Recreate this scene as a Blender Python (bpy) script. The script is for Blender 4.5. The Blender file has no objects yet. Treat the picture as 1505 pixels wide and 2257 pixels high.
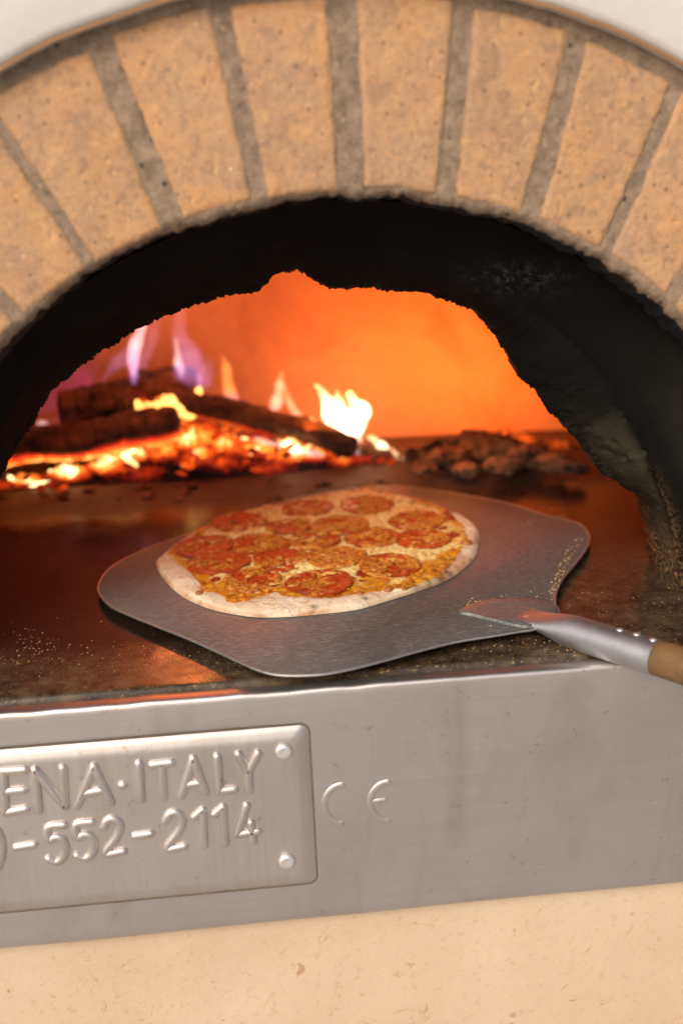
import bpy, bmesh, math, random
import numpy as np
from mathutils import Vector, Matrix
random.seed(7); rng = np.random.default_rng(7)
R_ = math.radians
scene = bpy.context.scene
COL = scene.collection

# ------------------------------------------------------------------ camera
PW, PH = 1505.0, 2257.0
CF, PITCH, YAW, ROLL = 2200.0, 18.3, 4.8, 2.3
CAM = np.array([-0.06, -0.655, 0.35])
_p, _y, _r = map(R_, (PITCH, YAW, ROLL))
FWD = np.array([math.sin(_y)*math.cos(_p), math.cos(_y)*math.cos(_p), -math.sin(_p)])
_rt = np.array([math.cos(_y), -math.sin(_y), 0.0]); _up = np.cross(_rt, FWD)
RT = _rt*math.cos(_r) - _up*math.sin(_r); UP = _rt*math.sin(_r) + _up*math.cos(_r)
cd = bpy.data.cameras.new('camera'); cam = bpy.data.objects.new('camera', cd); COL.objects.link(cam)
M = Matrix((RT, UP, -FWD)).transposed().to_4x4(); M.translation = Vector(CAM); cam.matrix_world = M
cd.sensor_fit = 'VERTICAL'; cd.sensor_height = 36; cd.lens = CF*36/PH
cd.clip_start = 0.01; cd.clip_end = 200
cd.dof.use_dof = True; cd.dof.focus_distance = 0.805; cd.dof.aperture_fstop = 2.8
scene.camera = cam

# ------------------------------------------------------------------ sky, sun, exposure
SUN_EL, SUN_AZ = 37, 214      # degrees; azimuth of the sun seen from the oven (180 = straight out of the mouth)
w = bpy.data.worlds.new('World'); scene.world = w; w.use_nodes = True
nt = w.node_tree; bg = nt.nodes['Background']; sky = nt.nodes.new('ShaderNodeTexSky')
sky.sky_type = 'NISHITA'; sky.sun_disc = False; sky.sun_elevation = R_(SUN_EL); sky.sun_rotation = R_(SUN_AZ)
sky.dust_density = 5.0; sky.air_density = 1.0; sky.ozone_density = 1.0
nt.links.new(sky.outputs[0], bg.inputs[0]); bg.inputs[1].default_value = 0.12
sd = bpy.data.lights.new('sun', 'SUN'); sd.energy = 1.55; sd.angle = R_(28); sd.color = (1.0, 0.90, 0.78)
sun = bpy.data.objects.new('sun', sd); COL.objects.link(sun)
_sv = Vector((math.sin(R_(SUN_AZ))*math.cos(R_(SUN_EL)), math.cos(R_(SUN_AZ))*math.cos(R_(SUN_EL)), math.sin(R_(SUN_EL))))
sun.rotation_euler = _sv.to_track_quat('Z', 'Y').to_euler(); sun.location = _sv*3
vs = scene.view_settings; vs.view_transform = 'Standard'; vs.look = 'None'; vs.gamma = 1; vs.exposure = 0.15
try: vs.use_curve_mapping = False
except Exception: pass
cy = scene.cycles
cy.use_denoising = True; cy.max_bounces = 10; cy.diffuse_bounces = 4; cy.glossy_bounces = 4
cy.volume_bounces = 0; cy.sample_clamp_indirect = 6; cy.caustics_reflective = False; cy.caustics_refractive = False
cy.transparent_max_bounces = 24

# ------------------------------------------------------------------ surveying: a line of sight met with a real plane
def ray(x, y): return FWD + RT*(x - PW/2)/CF - UP*(y - PH/2)/CF
def at(x, y, ax, v):
    d = ray(x, y); return CAM + d*((v - CAM[ax])/d[ax])
def aty(x, y, Y): return at(x, y, 1, Y if Y < .60 else .60 + (Y - .60)*.42)
PZ0, PZS = 0.0112, -0.016                # the blade's plane: z = PZ0 + PZS*y
def atp(x, y, h=0.0):
    d = ray(x, y); t = (PZ0 + h + PZS*CAM[1] - CAM[2])/(d[2] - PZS*d[1]); return CAM + d*t

# ------------------------------------------------------------------ numpy noise
def _hash(ix, iy, iz, s):
    h = (ix*374761393 + iy*668265263 + iz*2147483647 + s*1274126177) & 0xFFFFFFFF
    h = ((h ^ (h >> 13))*1274126177) & 0xFFFFFFFF
    h = ((h ^ (h >> 16))*2246822519) & 0xFFFFFFFF
    return ((h ^ (h >> 15)) & 0xFFFFFF)/float(0xFFFFFF)
def vnoise(x, y, z=0, s=0):
    x, y, z = np.broadcast_arrays(np.asarray(x, float), np.asarray(y, float), np.asarray(z, float))
    ix, iy, iz = (np.floor(a).astype(np.int64) for a in (x, y, z))
    f = [a - np.floor(a) for a in (x, y, z)]; f = [a*a*(3 - 2*a) for a in f]
    r = 0
    for a in (0, 1):
        for b in (0, 1):
            for c in (0, 1):
                wgt = (f[0] if a else 1-f[0])*(f[1] if b else 1-f[1])*(f[2] if c else 1-f[2])
                r = r + wgt*_hash(ix+a, iy+b, iz+c, s)
    return r*2 - 1
def fbm(x, y, z=0, s=0, o=4, g=0.5):
    r = 0; a = 1; t = 0; k = 1
    for i in range(o):
        r = r + a*vnoise(np.asarray(x)*k, np.asarray(y)*k, np.asarray(z)*k, s+i*17); t += a; a *= g; k *= 2.03
    return r/t
def sstep(a, b, x):
    t = np.clip((x - a)/(b - a), 0, 1); return t*t*(3 - 2*t)

# ------------------------------------------------------------------ object helpers
def empty(name, loc, label, cat, group=None):
    o = bpy.data.objects.new(name, None); COL.objects.link(o); o.location = loc
    o.empty_display_size = 0.02; o['label'] = label; o['category'] = cat
    if group: o['group'] = group
    return o
def tag(o, label=None, cat=None, group=None, kind=None):
    if label: o['label'] = label
    if cat: o['category'] = cat
    if group: o['group'] = group
    if kind: o['kind'] = kind
    return o
def wloc(o):
    v = Vector((0, 0, 0))
    while o is not None: v += o.location; o = o.parent
    return v
def build(name, V, F, mat, parent=None, origin=None, smooth=True, attrs=None, label=None):
    V = np.array(V, float).reshape(-1, 3)
    org = np.array(origin if origin is not None else (V.min(0)+V.max(0))/2, float)
    me = bpy.data.meshes.new(name); me.from_pydata((V - org).tolist(), [], [list(map(int, f)) for f in F]); me.update()
    if smooth: me.polygons.foreach_set('use_smooth', [True]*len(me.polygons))
    if attrs:
        for k, a in attrs.items():
            a = np.asarray(a, float)
            if a.ndim == 1: me.attributes.new(k, 'FLOAT', 'POINT').data.foreach_set('value', a)
            else: me.attributes.new(k, 'FLOAT_COLOR', 'POINT').data.foreach_set('color', np.c_[a, np.ones(len(a))].ravel())
    me.materials.append(mat)
    o = bpy.data.objects.new(name, me); COL.objects.link(o)
    if parent is not None: o.parent = parent
    o.location = Vector(org) - (wloc(parent) if parent is not None else Vector((0, 0, 0)))
    if label: o['label'] = label
    return o
def fix_normals(o):
    bm = bmesh.new(); bm.from_mesh(o.data); bmesh.ops.recalc_face_normals(bm, faces=bm.faces); bm.to_mesh(o.data); bm.free(); return o
def sharp(o, deg=35):
    me = o.data; bm = bmesh.new(); bm.from_mesh(me)
    for e in bm.edges:
        e.smooth = not (len(e.link_faces) == 2 and e.calc_face_angle(0) > R_(deg))
    bm.to_mesh(me); bm.free(); return o
def grid_faces(nu, nv, off=0, closeu=False):     # index = i*nv + j
    F = []
    for i in range(nu if closeu else nu-1):
        for j in range(nv-1):
            a = i*nv + j; b = ((i+1) % nu)*nv + j
            F.append((off+a, off+b, off+b+1, off+a+1))
    return F
class MB:
    def __init__(s): s.V = []; s.F = []; s.A = []
    def add(s, V, F, a=None):
        n = len(s.V); V = [tuple(v) for v in V]; s.V += V; s.F += [tuple(n+i for i in f) for f in F]
        if a is not None: s.A += [a]*len(V)
    def build(s, name, mat, parent=None, origin=None, smooth=True, label=None, attr=None):
        o = build(name, s.V, s.F, mat, parent, origin, smooth, {attr: np.array(s.A)} if attr else None, label)
        return fix_normals(o)
def box(x0, x1, y0, y1, z0, z1):
    V = [(x, y, z) for x in (x0, x1) for y in (y0, y1) for z in (z0, z1)]
    return V, [(0,1,3,2),(4,6,7,5),(0,4,5,1),(2,3,7,6),(0,2,6,4),(1,5,7,3)]
def resample(P, n):
    P = np.array(P, float); d = np.r_[0, np.cumsum(np.linalg.norm(np.diff(P, axis=0), axis=1))]
    t = np.linspace(0, d[-1], n); return np.stack([np.interp(t, d, P[:, k]) for k in range(P.shape[1])], 1)
def catmull(P, per=8, closed=False):
    P = np.array(P, float); n = len(P); out = []
    for i in range(n if closed else n-1):
        if closed: p0, p1, p2, p3 = P[(i-1) % n], P[i], P[(i+1) % n], P[(i+2) % n]
        else: p0, p1, p2, p3 = P[max(i-1, 0)], P[i], P[i+1], P[min(i+2, n-1)]
        for k in range(per):
            t = k/per
            out.append(0.5*((2*p1) + (-p0+p2)*t + (2*p0-5*p1+4*p2-p3)*t*t + (-p0+3*p1-3*p2+p3)*t**3))
    if not closed: out.append(P[-1])
    return np.array(out)
def tube(P, rad, seg=12, flat=None, flatk=1.0, caps=True):
    """swept tube; flat = world axis along which the section is squeezed by flatk"""
    P = np.array(P, float); n = len(P); rad = np.broadcast_to(np.asarray(rad, float), (n,))
    T = np.gradient(P, axis=0); T /= np.linalg.norm(T, axis=1)[:, None] + 1e-12
    up = np.array(flat if flat is not None else (0, 0, 1.0)); V = []
    if abs(T[0] @ up) > 0.95 and flat is None: up = np.array((0, 1.0, 0))
    for i in range(n):
        a = np.cross(T[i], up); a /= np.linalg.norm(a) + 1e-12; b = np.cross(a, T[i])
        for k in range(seg):
            t = 2*math.pi*k/seg; V.append(P[i] + rad[i]*(a*math.cos(t) + b*math.sin(t)*flatk))
    F = [(i*seg+k, i*seg+(k+1) % seg, (i+1)*seg+(k+1) % seg, (i+1)*seg+k) for i in range(n-1) for k in range(seg)]
    if caps:
        F.append(tuple(range(seg-1, -1, -1))); F.append(tuple((n-1)*seg+k for k in range(seg)))
    return V, F
def rtube(P, r, seg=12, flat=None, flatk=1.0):
    """tube with rounded ends"""
    P = np.array(P, float); a = P[0]-P[1]; a /= np.linalg.norm(a); b = P[-1]-P[-2]; b /= np.linalg.norm(b)
    hs = [(math.sin(t), math.cos(t)) for t in (1.45, 1.1, .75, .38)]
    Q = [P[0]+a*r*s for s, c in hs] + list(P) + [P[-1]+b*r*s for s, c in hs[::-1]]
    rr = [r*c for s, c in hs] + [r]*len(P) + [r*c for s, c in hs[::-1]]
    return tube(Q, rr, seg, flat, flatk)
_ico = None
def ico(sub=1):
    bm = bmesh.new(); bmesh.ops.create_icosphere(bm, subdivisions=sub, radius=1)
    V = np.array([v.co[:] for v in bm.verts]); F = [tuple(v.index for v in f.verts) for f in bm.faces]; bm.free(); return V, F
ICO1, ICO2, ICO3, ICO4 = ico(1), ico(2), ico(3), ico(4)

# ------------------------------------------------------------------ material helpers
def S(v): # sRGB 0-255 -> linear rgba
    return tuple(((c/255)/12.92 if c/255 <= .04045 else ((c/255+.055)/1.055)**2.4) for c in v) + (1,)
class Mat:
    def __init__(s, name, rand=False):
        s.m = bpy.data.materials.new(name); s.m.use_nodes = True; s.t = s.m.node_tree; s.n = s.t.nodes
        s.b = s.n['Principled BSDF']; s.out = s.n['Material Output']; s.tc = s.n.new('ShaderNodeTexCoord'); s.obj = s.tc.outputs['Object']
        if rand:      # every copy shows its own stretch of the pattern
            oi = s.n.new('ShaderNodeObjectInfo'); ml = s.n.new('ShaderNodeMath'); ml.operation = 'MULTIPLY'; ml.inputs[1].default_value = 37.0
            va = s.n.new('ShaderNodeVectorMath'); va.operation = 'ADD'; s.t.links.new(oi.outputs['Random'], ml.inputs[0])
            s.t.links.new(s.obj, va.inputs[0]); s.t.links.new(ml.outputs[0], va.inputs[1]); s.obj = va.outputs[0]
    def link(s, a, b): s.t.links.new(a, b)
    def put(s, sock, v):
        if hasattr(v, 'is_output') or isinstance(v, bpy.types.NodeSocket): s.link(v, sock)
        else: sock.default_value = v
    def set(s, **k):
        for kk, v in k.items(): s.put(s.b.inputs[kk.replace('_', ' ')], v)
        return s
    def co(s, scale=(1, 1, 1), rot=(0, 0, 0), src='Object'):
        mp = s.n.new('ShaderNodeMapping'); s.link(s.obj if src == 'Object' else s.tc.outputs[src], mp.inputs[0])
        mp.inputs['Scale'].default_value = scale; mp.inputs['Rotation'].default_value = rot; return mp.outputs[0]
    def noise(s, scale=5, detail=4, rough=.5, dist=0, vec=None):
        n = s.n.new('ShaderNodeTexNoise'); n.inputs['Scale'].default_value = scale; n.inputs['Detail'].default_value = detail
        n.inputs['Roughness'].default_value = rough; n.inputs['Distortion'].default_value = dist
        s.link(vec if vec is not None else s.obj, n.inputs['Vector']); return n.outputs[0]
    def vor(s, scale=5, feature='F1', vec=None, rand=1, out=0):
        n = s.n.new('ShaderNodeTexVoronoi'); n.feature = feature; n.inputs['Scale'].default_value = scale
        n.inputs['Randomness'].default_value = rand
        s.link(vec if vec is not None else s.obj, n.inputs['Vector']); return n.outputs[out]
    def ramp(s, fac, stops, mode='LINEAR'):
        r = s.n.new('ShaderNodeValToRGB'); r.color_ramp.interpolation = mode; e = r.color_ramp.elements
        while len(e) < len(stops): e.new(0.5)
        for k, (p, c) in enumerate(stops):
            e[k].position = p; e[k].color = c if isinstance(c, tuple) else (c, c, c, 1)
        s.link(fac, r.inputs[0]); return r.outputs[0]
    def mix(s, fac, a, b, mode='MIX'):
        n = s.n.new('ShaderNodeMix'); n.data_type = 'RGBA'; n.blend_type = mode
        s.put(n.inputs[0], fac); s.put(n.inputs[6], a); s.put(n.inputs[7], b); return n.outputs[2]
    def math(s, op, a, b=0.0, clamp=False):
        n = s.n.new('ShaderNodeMath'); n.operation = op; n.use_clamp = clamp; s.put(n.inputs[0], a); s.put(n.inputs[1], b); return n.outputs[0]
    def attr(s, name):
        n = s.n.new('ShaderNodeAttribute'); n.attribute_name = name; return n
    def sep(s, v):
        n = s.n.new('ShaderNodeSeparateXYZ'); s.link(v, n.inputs[0]); return n.outputs
    def bump(s, h, strength=.3, dist=.002, normal=None):
        n = s.n.new('ShaderNodeBump'); n.inputs['Strength'].default_value = strength; n.inputs['Distance'].default_value = dist
        s.link(h, n.inputs['Height'])
        if normal is not None: s.link(normal, n.inputs['Normal'])
        s.link(n.outputs[0], s.b.inputs['Normal']); return n.outputs[0]

# ---- plaster (upper shell)
m = Mat('white_plaster'); c = m.mix(m.ramp(m.noise(3.2, 5), [(.35, 0.0), (.7, 1.0)]), (.70, .665, .615, 1), (.62, .585, .535, 1))
c = m.mix(m.ramp(m.noise(60, 4, .6), [(.62, 0.0), (.8, .35)]), c, (.60, .50, .40, 1)); m.set(Base_Color=c, Roughness=.75)
m.bump(m.noise(90, 5, .6), .35, .002); PLASTER = m.m
# ---- beige stucco below
m = Mat('beige_stucco'); n1 = m.noise(6, 5, .6)
c = m.mix(m.ramp(n1, [(.3, 0.0), (.7, 1.0)]), (.61, .445, .30, 1), (.68, .53, .38, 1))
c = m.mix(m.ramp(m.noise(110, 5, .7), [(.56, 0.0), (.70, .5)]), c, (.46, .27, .15, 1))
c = m.mix(m.ramp(m.noise(38, 8, .75, 1.5), [(.60, 0.0), (.66, .65)]), c, (.42, .22, .10, 1))
c = m.mix(m.ramp(m.vor(26), [(.06, .7), (.10, 0.0)]), c, (.38, .30, .26, 1))
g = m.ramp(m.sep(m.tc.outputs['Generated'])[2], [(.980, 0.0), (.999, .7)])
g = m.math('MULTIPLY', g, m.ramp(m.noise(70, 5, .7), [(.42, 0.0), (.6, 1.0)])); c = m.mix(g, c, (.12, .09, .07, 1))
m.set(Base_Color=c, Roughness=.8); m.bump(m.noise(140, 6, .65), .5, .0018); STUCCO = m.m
# ---- brick and mortar
def brick_mat(name, tint):
    m = Mat(name, True); a, b = tint
    rnd = m.n.new('ShaderNodeObjectInfo').outputs['Random']
    cc = m.mix(m.ramp(m.noise(16, 4, .6), [(.34, 0.0), (.66, 1.0)]), a, b)
    cc = m.mix(m.math('MULTIPLY', rnd, .45), cc, (.47, .27, .125, 1))
    cc = m.mix(m.ramp(m.noise(34, 7, .75), [(.46, 0.0), (.66, .7)]), cc, (.30, .20, .135, 1))
    cc = m.mix(m.ramp(m.noise(210, 5, .8), [(.50, 0.0), (.64, .55)]), cc, (.24, .15, .095, 1)); cc = m.mix(m.ramp(m.noise(95, 4, .7, .5), [(.52, 0.0), (.66, .6)]), cc, (.62, .36, .16, 1)); cc = m.mix(m.ramp(m.noise(70, 5, .8), [(.56, 0.0), (.68, .6)]), cc, (.24, .165, .12, 1))
    cc = m.mix(m.ramp(m.vor(85), [(.09, .6), (.16, 0.0)]), cc, (.16, .10, .065, 1))
    cc = m.mix(m.math('MULTIPLY', m.ramp(m.vor(47, vec=m.co((1.1, 1, 1.2))), [(.045, .8), (.07, 0.0)]), m.ramp(m.noise(19), [(.52, 0.0), (.6, 1.0)])), cc, (.72, .60, .48, 1))
    e = m.attr('edge').outputs['Fac']
    ew = m.math('MULTIPLY', e, m.ramp(m.noise(130, 5, .75), [(.38, .25), (.6, 1.0)]))
    cc = m.mix(ew, cc, (.215, .150, .105, 1))
    m.set(Base_Color=cc, Roughness=.85)
    h = m.math('ADD', m.noise(200, 6, .7), m.math('MULTIPLY', m.ramp(m.vor(85), [(.08, 0.0), (.2, 1.0)]), .2))
    m.bump(h, .35, .0007); return m.m
BRICK = brick_mat('tan_brick', ((.60, .305, .13, 1), (.50, .31, .175, 1)))
m = Mat('mortar'); c = m.mix(m.ramp(m.noise(110, 6, .8), [(.38, 0.0), (.62, 1.0)]), (.19, .13, .085, 1), (.37, .26, .175, 1))
c = m.mix(m.math('MULTIPLY', m.ramp(m.vor(95), [(.11, .6), (.17, 0.0)]), m.ramp(m.noise(23), [(.5, 0.0), (.6, 1.0)])), c, (.42, .31, .20, 1))
c = m.mix(m.ramp(m.vor(60, vec=m.co((1, 1.3, .9))), [(.08, .9), (.13, 0.0)]), c, (.055, .04, .03, 1))
soot = m.attr('soot').outputs['Fac']
sj = m.ramp(m.math('ADD', soot, m.math('MULTIPLY', m.math('SUBTRACT', m.noise(120, 6, .75), .5), 1.5)), [(.45, 0.0), (.58, 1.0)])
c = m.mix(sj, c, (.006, .006, .006, 1)); m.set(Base_Color=c, Roughness=.9); m.bump(m.noise(170, 6, .7), .8, .002); MORTAR = m.m
# ---- soot-black throat
m = Mat('soot_black_iron'); n1 = m.noise(9, 5, .6)
c = m.mix(m.ramp(n1, [(.35, 0.0), (.7, 1.0)]), (.0022, .0023, .0023, 1), (.0065, .0062, .0054, 1))
bare = m.attr('bare').outputs['Fac']
c = m.mix(m.math('MULTIPLY', bare, m.ramp(m.noise(22, 5, .6), [(.35, .25), (.65, 1.0)])), c, (.085, .072, .048, 1))
ashm = m.math('MULTIPLY', m.attr('ash').outputs['Fac'], m.ramp(m.noise(150, 6, .8), [(.50, 0.0), (.62, 1.0)]))
c = m.mix(ashm, c, (.085, .078, .068, 1))
c = m.mix(m.math('MULTIPLY', m.attr('crumb').outputs['Fac'], m.ramp(m.noise(260, 5, .8), [(.44, 0.0), (.58, 1.0)])), c, (.30, .18, .08, 1))
m.set(Base_Color=c, Roughness=.7, Specular_IOR_Level=.12)
h = m.math('ADD', m.noise(70, 8, .75), m.math('MULTIPLY', m.ramp(m.vor(48), [(.10, 0.0), (.22, 1.0)]), .25)); m.bump(h, .4, .0018); SOOT = m.m
# ---- refractory dome
m = Mat('fire_clay_dome'); c = m.mix(m.ramp(m.noise(3.5, 5, .6), [(.3, 0.0), (.7, 1.0)]), (.50, .27, .15, 1), (.62, .36, .20, 1))
c = m.mix(m.ramp(m.noise(14, 6, .65), [(.45, 0.0), (.75, .5)]), c, (.30, .16, .10, 1))
c = m.mix(m.ramp(m.noise(6, 7, .7, .6), [(.5, 0.0), (.62, .5)]), c, (.36, .16, .09, 1)); m.set(Base_Color=c, Roughness=.85); m.bump(m.noise(20, 6, .6), .7, .012); DOME = m.m
# ---- hearth
m = Mat('hearth_slab'); pos = m.sep(m.tc.outputs['Object'])
nb = m.noise(7, 6, .65, .5)
c = m.mix(m.ramp(nb, [(.35, 0.0), (.7, 1.0)]), (.010, .0065, .005, 1), (.027, .016, .011, 1))
front = m.attr('front').outputs['Fac']
gr = m.mix(m.ramp(m.noise(60, 7, .75), [(.36, 0.0), (.62, 1.0)]), (.018, .013, .009, 1), (.13, .085, .045, 1))
c = m.mix(m.math('MULTIPLY', front, m.ramp(m.noise(11, 5, .7), [(.3, .35), (.6, 1.0)])), c, gr)
spk = m.math('MULTIPLY', front, m.ramp(m.noise(330, 3, .7), [(.60, 0.0), (.68, 1.0)])); c = m.mix(spk, c, (.32, .21, .08, 1))
ash = m.attr('ash').outputs['Fac']
c = m.mix(m.math('MULTIPLY', ash, m.ramp(m.noise(30, 6, .7), [(.3, .2), (.65, 1.0)])), c, (.085, .048, .032, 1))
ro = m.math('ADD', m.ramp(m.noise(24, 6, .7), [(.35, .10), (.65, .22)]), m.math('MULTIPLY', front, .13)); ro = m.math('ADD', ro, m.math('MULTIPLY', ash, .5))
m.set(Base_Color=c, Roughness=ro, Specular_IOR_Level=.65); m.bump(m.noise(80, 7, .7), .22, .0012); HEARTH = m.m
# ---- stainless steel
def steel(name, base, rough, brushed, bscale=(3, 3, 260), stain=.5, bs=.06):
    m = Mat(name); v = m.co(bscale)
    br = m.noise(1.0, 5, .65, vec=v) if brushed else m.noise(200, 4)
    big = m.noise(7, 4, .6)
    st = m.ramp(m.noise(20, 6, .65, .6, vec=m.co((1, 1, .35))), [(.52, 0.0), (.72, stain)])
    dots = m.ramp(m.noise(85, 4, .7), [(.64, 0.0), (.71, .55)])
    c = m.mix(m.ramp(big, [(.3, 0.0), (.7, 1.0)]), base, tuple(x*.86 for x in base[:3])+(1,))
    c = m.mix(st, c, (base[0]*.70, base[1]*.62, base[2]*.50, 1)); c = m.mix(dots, c, (base[0]*.5, base[1]*.42, base[2]*.3, 1))
    c = m.mix(m.ramp(br, [(.3, .22), (.7, 0.0)]), c, tuple(x*.6 for x in base[:3])+(1,))
    r = m.math('ADD', rough-.07, m.math('MULTIPLY', br, .14))
    m.set(Base_Color=c, Metallic=1.0, Roughness=r); m.bump(br, bs, .0006); return m
FASCIA = steel('brushed_stainless', (.735, .68, .645, 1), .45, True, (6, 6, 420), .45, .10).m
PLATE = steel('pressed_stainless', (.735, .68, .64, 1), .5, True, (300, 10, 8), .35, .05).m
SOCK = steel('polished_socket_steel', (.60, .62, .66, 1), .5, True, (120, 120, 120), .2, .03).m
STUD = steel('bright_rivet_steel', (.93, .91, .89, 1), .55, False).m
RIM = steel('rim_highlight_steel', (.50, .50, .49, 1), .55, False).m  # lighter steel puts the highlight along the blade's edge into colour
# peel blade: scratched, seasoned
m = Mat('scratched_peel_steel')
sc1 = m.noise(1.0, 6, .75, vec=m.co((110, 900, 40), (0, 0, R_(8)))); sc2 = m.noise(1.0, 6, .75, vec=m.co((160, 600, 60), (0, 0, R_(-22))))
patch = m.noise(9, 5, .6); mx = m.mix(m.ramp(patch, [(.42, 0.0), (.58, 1.0)]), sc1, sc2)
base = m.mix(m.ramp(m.noise(5, 5, .6, .4), [(.35, 0.0), (.65, 1.0)]), (.20, .206, .196, 1), (.115, .12, .113, 1))
base = m.mix(m.ramp(mx, [(.36, .5), (.50, 0.0)]), base, (.06, .06, .06, 1))
base = m.mix(m.ramp(mx, [(.52, 0.0), (.66, .5)]), base, (.58, .57, .55, 1))
base = m.mix(m.ramp(m.noise(48, 5, .75), [(.60, 0.0), (.70, .5)]), base, (.13, .115, .085, 1))
m.set(Base_Color=base, Metallic=.38, Roughness=m.ramp(mx, [(.3, .55), (.7, .38)])); m.bump(mx, .25, .0005); BLADE = m.m
m = Mat('turned_wood'); g1 = m.noise(1.0, 6, .6, .4, vec=m.co((10, 60, 60), (0, 0, R_(-52))))
c = m.mix(m.ramp(g1, [(.3, 0.0), (.7, 1.0)]), (.115, .062, .024, 1), (.22, .125, .050, 1)); m.set(Base_Color=c, Roughness=.55); m.bump(g1, .15, .001); WOOD = m.m
m = Mat('dark_gap'); m.set(Base_Color=(.02, .015, .012, 1), Roughness=.8); m.bump(m.noise(100, 5), .5, .002); GAP = m.m
m = Mat('joint_shadow'); m.set(Base_Color=m.mix(m.noise(60, 5), (.07, .05, .035, 1), (.22, .17, .12, 1)), Roughness=.8); JOINT_SHADOW = m.m
m = Mat('orange_lit_edge'); m.set(Base_Color=m.mix(m.noise(40, 5), (.30, .13, .045, 1), (.55, .28, .10, 1)), Roughness=.6); LIT_EDGE = m.m
# ---- fire
def bark(name, glow=0.0):
    m = Mat(name); v = m.vor(1.0, vec=m.co((28, 60, 60)), out=0); n = m.noise(30, 7, .7)
    c = m.mix(m.ramp(n, [(.35, 0.0), (.68, 1.0)]), (.010, .007, .006, 1), (.22, .105, .05, 1))
    m.set(Base_Color=c, Roughness=.9); m.bump(m.math('ADD', v, n), .9, .006)
    if glow:
        hot = m.attr('hot').outputs['Fac']
        k = m.math('MULTIPLY', hot, m.math('ADD', .45, m.noise(45, 5, .7)))
        m.put(m.b.inputs['Emission Color'], m.ramp(k, [(.30, (0, 0, 0, 1)), (.5, (.55, .02, .006, 1)), (.72, (1, .12, .01, 1)), (1.0, (1, .45, .10, 1))]))
        m.put(m.b.inputs['Emission Strength'], m.math('MULTIPLY', k, glow))
    return m.m
BARK = bark('charred_bark', 3.0)
m = Mat('glowing_coal'); hot = m.attr('hot').outputs['Fac']; n = m.noise(70, 6, .7)
k = m.math('MULTIPLY', hot, m.math('ADD', .35, m.math('MULTIPLY', n, 1.15)))
m.set(Base_Color=(.02, .014, .012, 1), Roughness=.95)
m.put(m.b.inputs['Emission Color'], m.ramp(k, [(.16, (0, 0, 0, 1)), (.30, (.55, .018, .006, 1)), (.52, (1, .085, .006, 1)), (.75, (1, .30, .03, 1)), (1.0, (1, .72, .32, 1))]))
m.put(m.b.inputs['Emission Strength'], m.math('MULTIPLY', m.math('POWER', k, 1.8), 2.8)); m.bump(n, .8, .004); COAL = m.m
m = Mat('ash_crusted_coal', True); n = m.noise(45, 7, .7)
c = m.mix(m.ramp(n, [(.40, 0.0), (.60, 1.0)]), (.018, .010, .007, 1), (.36, .16, .07, 1)); m.set(Base_Color=c, Roughness=.95); m.bump(n, .9, .006); ASHCOAL = m.m
def flame_mat(name, stops, strength, power=1.0):
    m = bpy.data.materials.new(name); m.use_nodes = True; t = m.node_tree; t.nodes.clear()
    out = t.nodes.new('ShaderNodeOutputMaterial'); em = t.nodes.new('ShaderNodeEmission')
    tc = t.nodes.new('ShaderNodeTexCoord'); sp = t.nodes.new('ShaderNodeSeparateXYZ'); r = t.nodes.new('ShaderNodeValToRGB')
    e = r.color_ramp.elements
    while len(e) < len(stops): e.new(.5)
    for k, (p, c) in enumerate(stops): e[k].position = p; e[k].color = tuple(c[:3]) + (1,)
    t.links.new(tc.outputs['Generated'], sp.inputs[0]); t.links.new(sp.outputs[2], r.inputs[0]); t.links.new(r.outputs[0], em.inputs[0])
    em.inputs[1].default_value = strength; t.links.new(em.outputs[0], out.inputs['Volume'])
    m.cycles.volume_sampling = 'DISTANCE'
    return m
FL_WHITE = flame_mat('bright_flame', [(0, (1, .45, .30)), (.15, (1, .75, .48)), (.6, (1, .74, .40)), (1, (1, .45, .12))], 230)
FL_ORANGE = flame_mat('orange_flame', [(0, (.50, .20, .85)), (.2, (.8, .30, .45)), (.45, (1, .33, .06)), (1, (1, .34, .06))], 75)
FL_PEACH = flame_mat('peach_flame', [(0, (1, .32, .30)), (.35, (1, .45, .26)), (1, (1, .42, .14))], 110)
FL_VIOLET = flame_mat('violet_flame', [(0, (.55, .26, .80)), (.4, (.55, .28, .62)), (1, (.75, .26, .26))], 15)
FL_PINK = flame_mat('pink_flame', [(0, (.45, .20, .70)), (.35, (.95, .52, .55)), (1, (1, .66, .50))], 95)
FL_MAUVE = flame_mat('magenta_glow_flame', [(0, (.60, .05, .30)), (.5, (.40, .03, .16)), (1, (.15, .01, .03))], 6)
# ---- pizza
m = Mat('baked_pizza'); A = lambda k: m.attr(k).outputs['Fac']
fine = m.noise(420, 5, .7); mid = m.noise(130, 5, .65, .5); wide = m.noise(38, 4, .6, .8)
dough = m.mix(m.ramp(m.noise(55, 5, .65), [(.35, 0.0), (.68, 1.0)]), (.90, .79, .62, 1), (.80, .60, .38, 1))
dough = m.mix(m.ramp(mid, [(.54, 0.0), (.68, .7)]), dough, (.58, .33, .14, 1)); dough = m.mix(m.ramp(m.noise(90, 5, .7), [(.66, 0.0), (.72, .8)]), dough, (.24, .10, .03, 1))
dough = m.mix(m.math('MULTIPLY', A('toast'), m.ramp(mid, [(.25, .45), (.6, 1.0)])), dough, (.46, .16, .045, 1))
dough = m.mix(m.math('MULTIPLY', A('char'), m.ramp(fine, [(.35, .3), (.6, 1.0)])), dough, (.035, .018, .01, 1))
oil = m.mix(m.ramp(wide, [(.35, 0.0), (.65, 1.0)]), (.78, .27, .010, 1), (.70, .36, .04, 1))
oil = m.mix(m.ramp(mid, [(.46, 0.0), (.62, .85)]), oil, (.33, .075, .008, 1))
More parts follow.
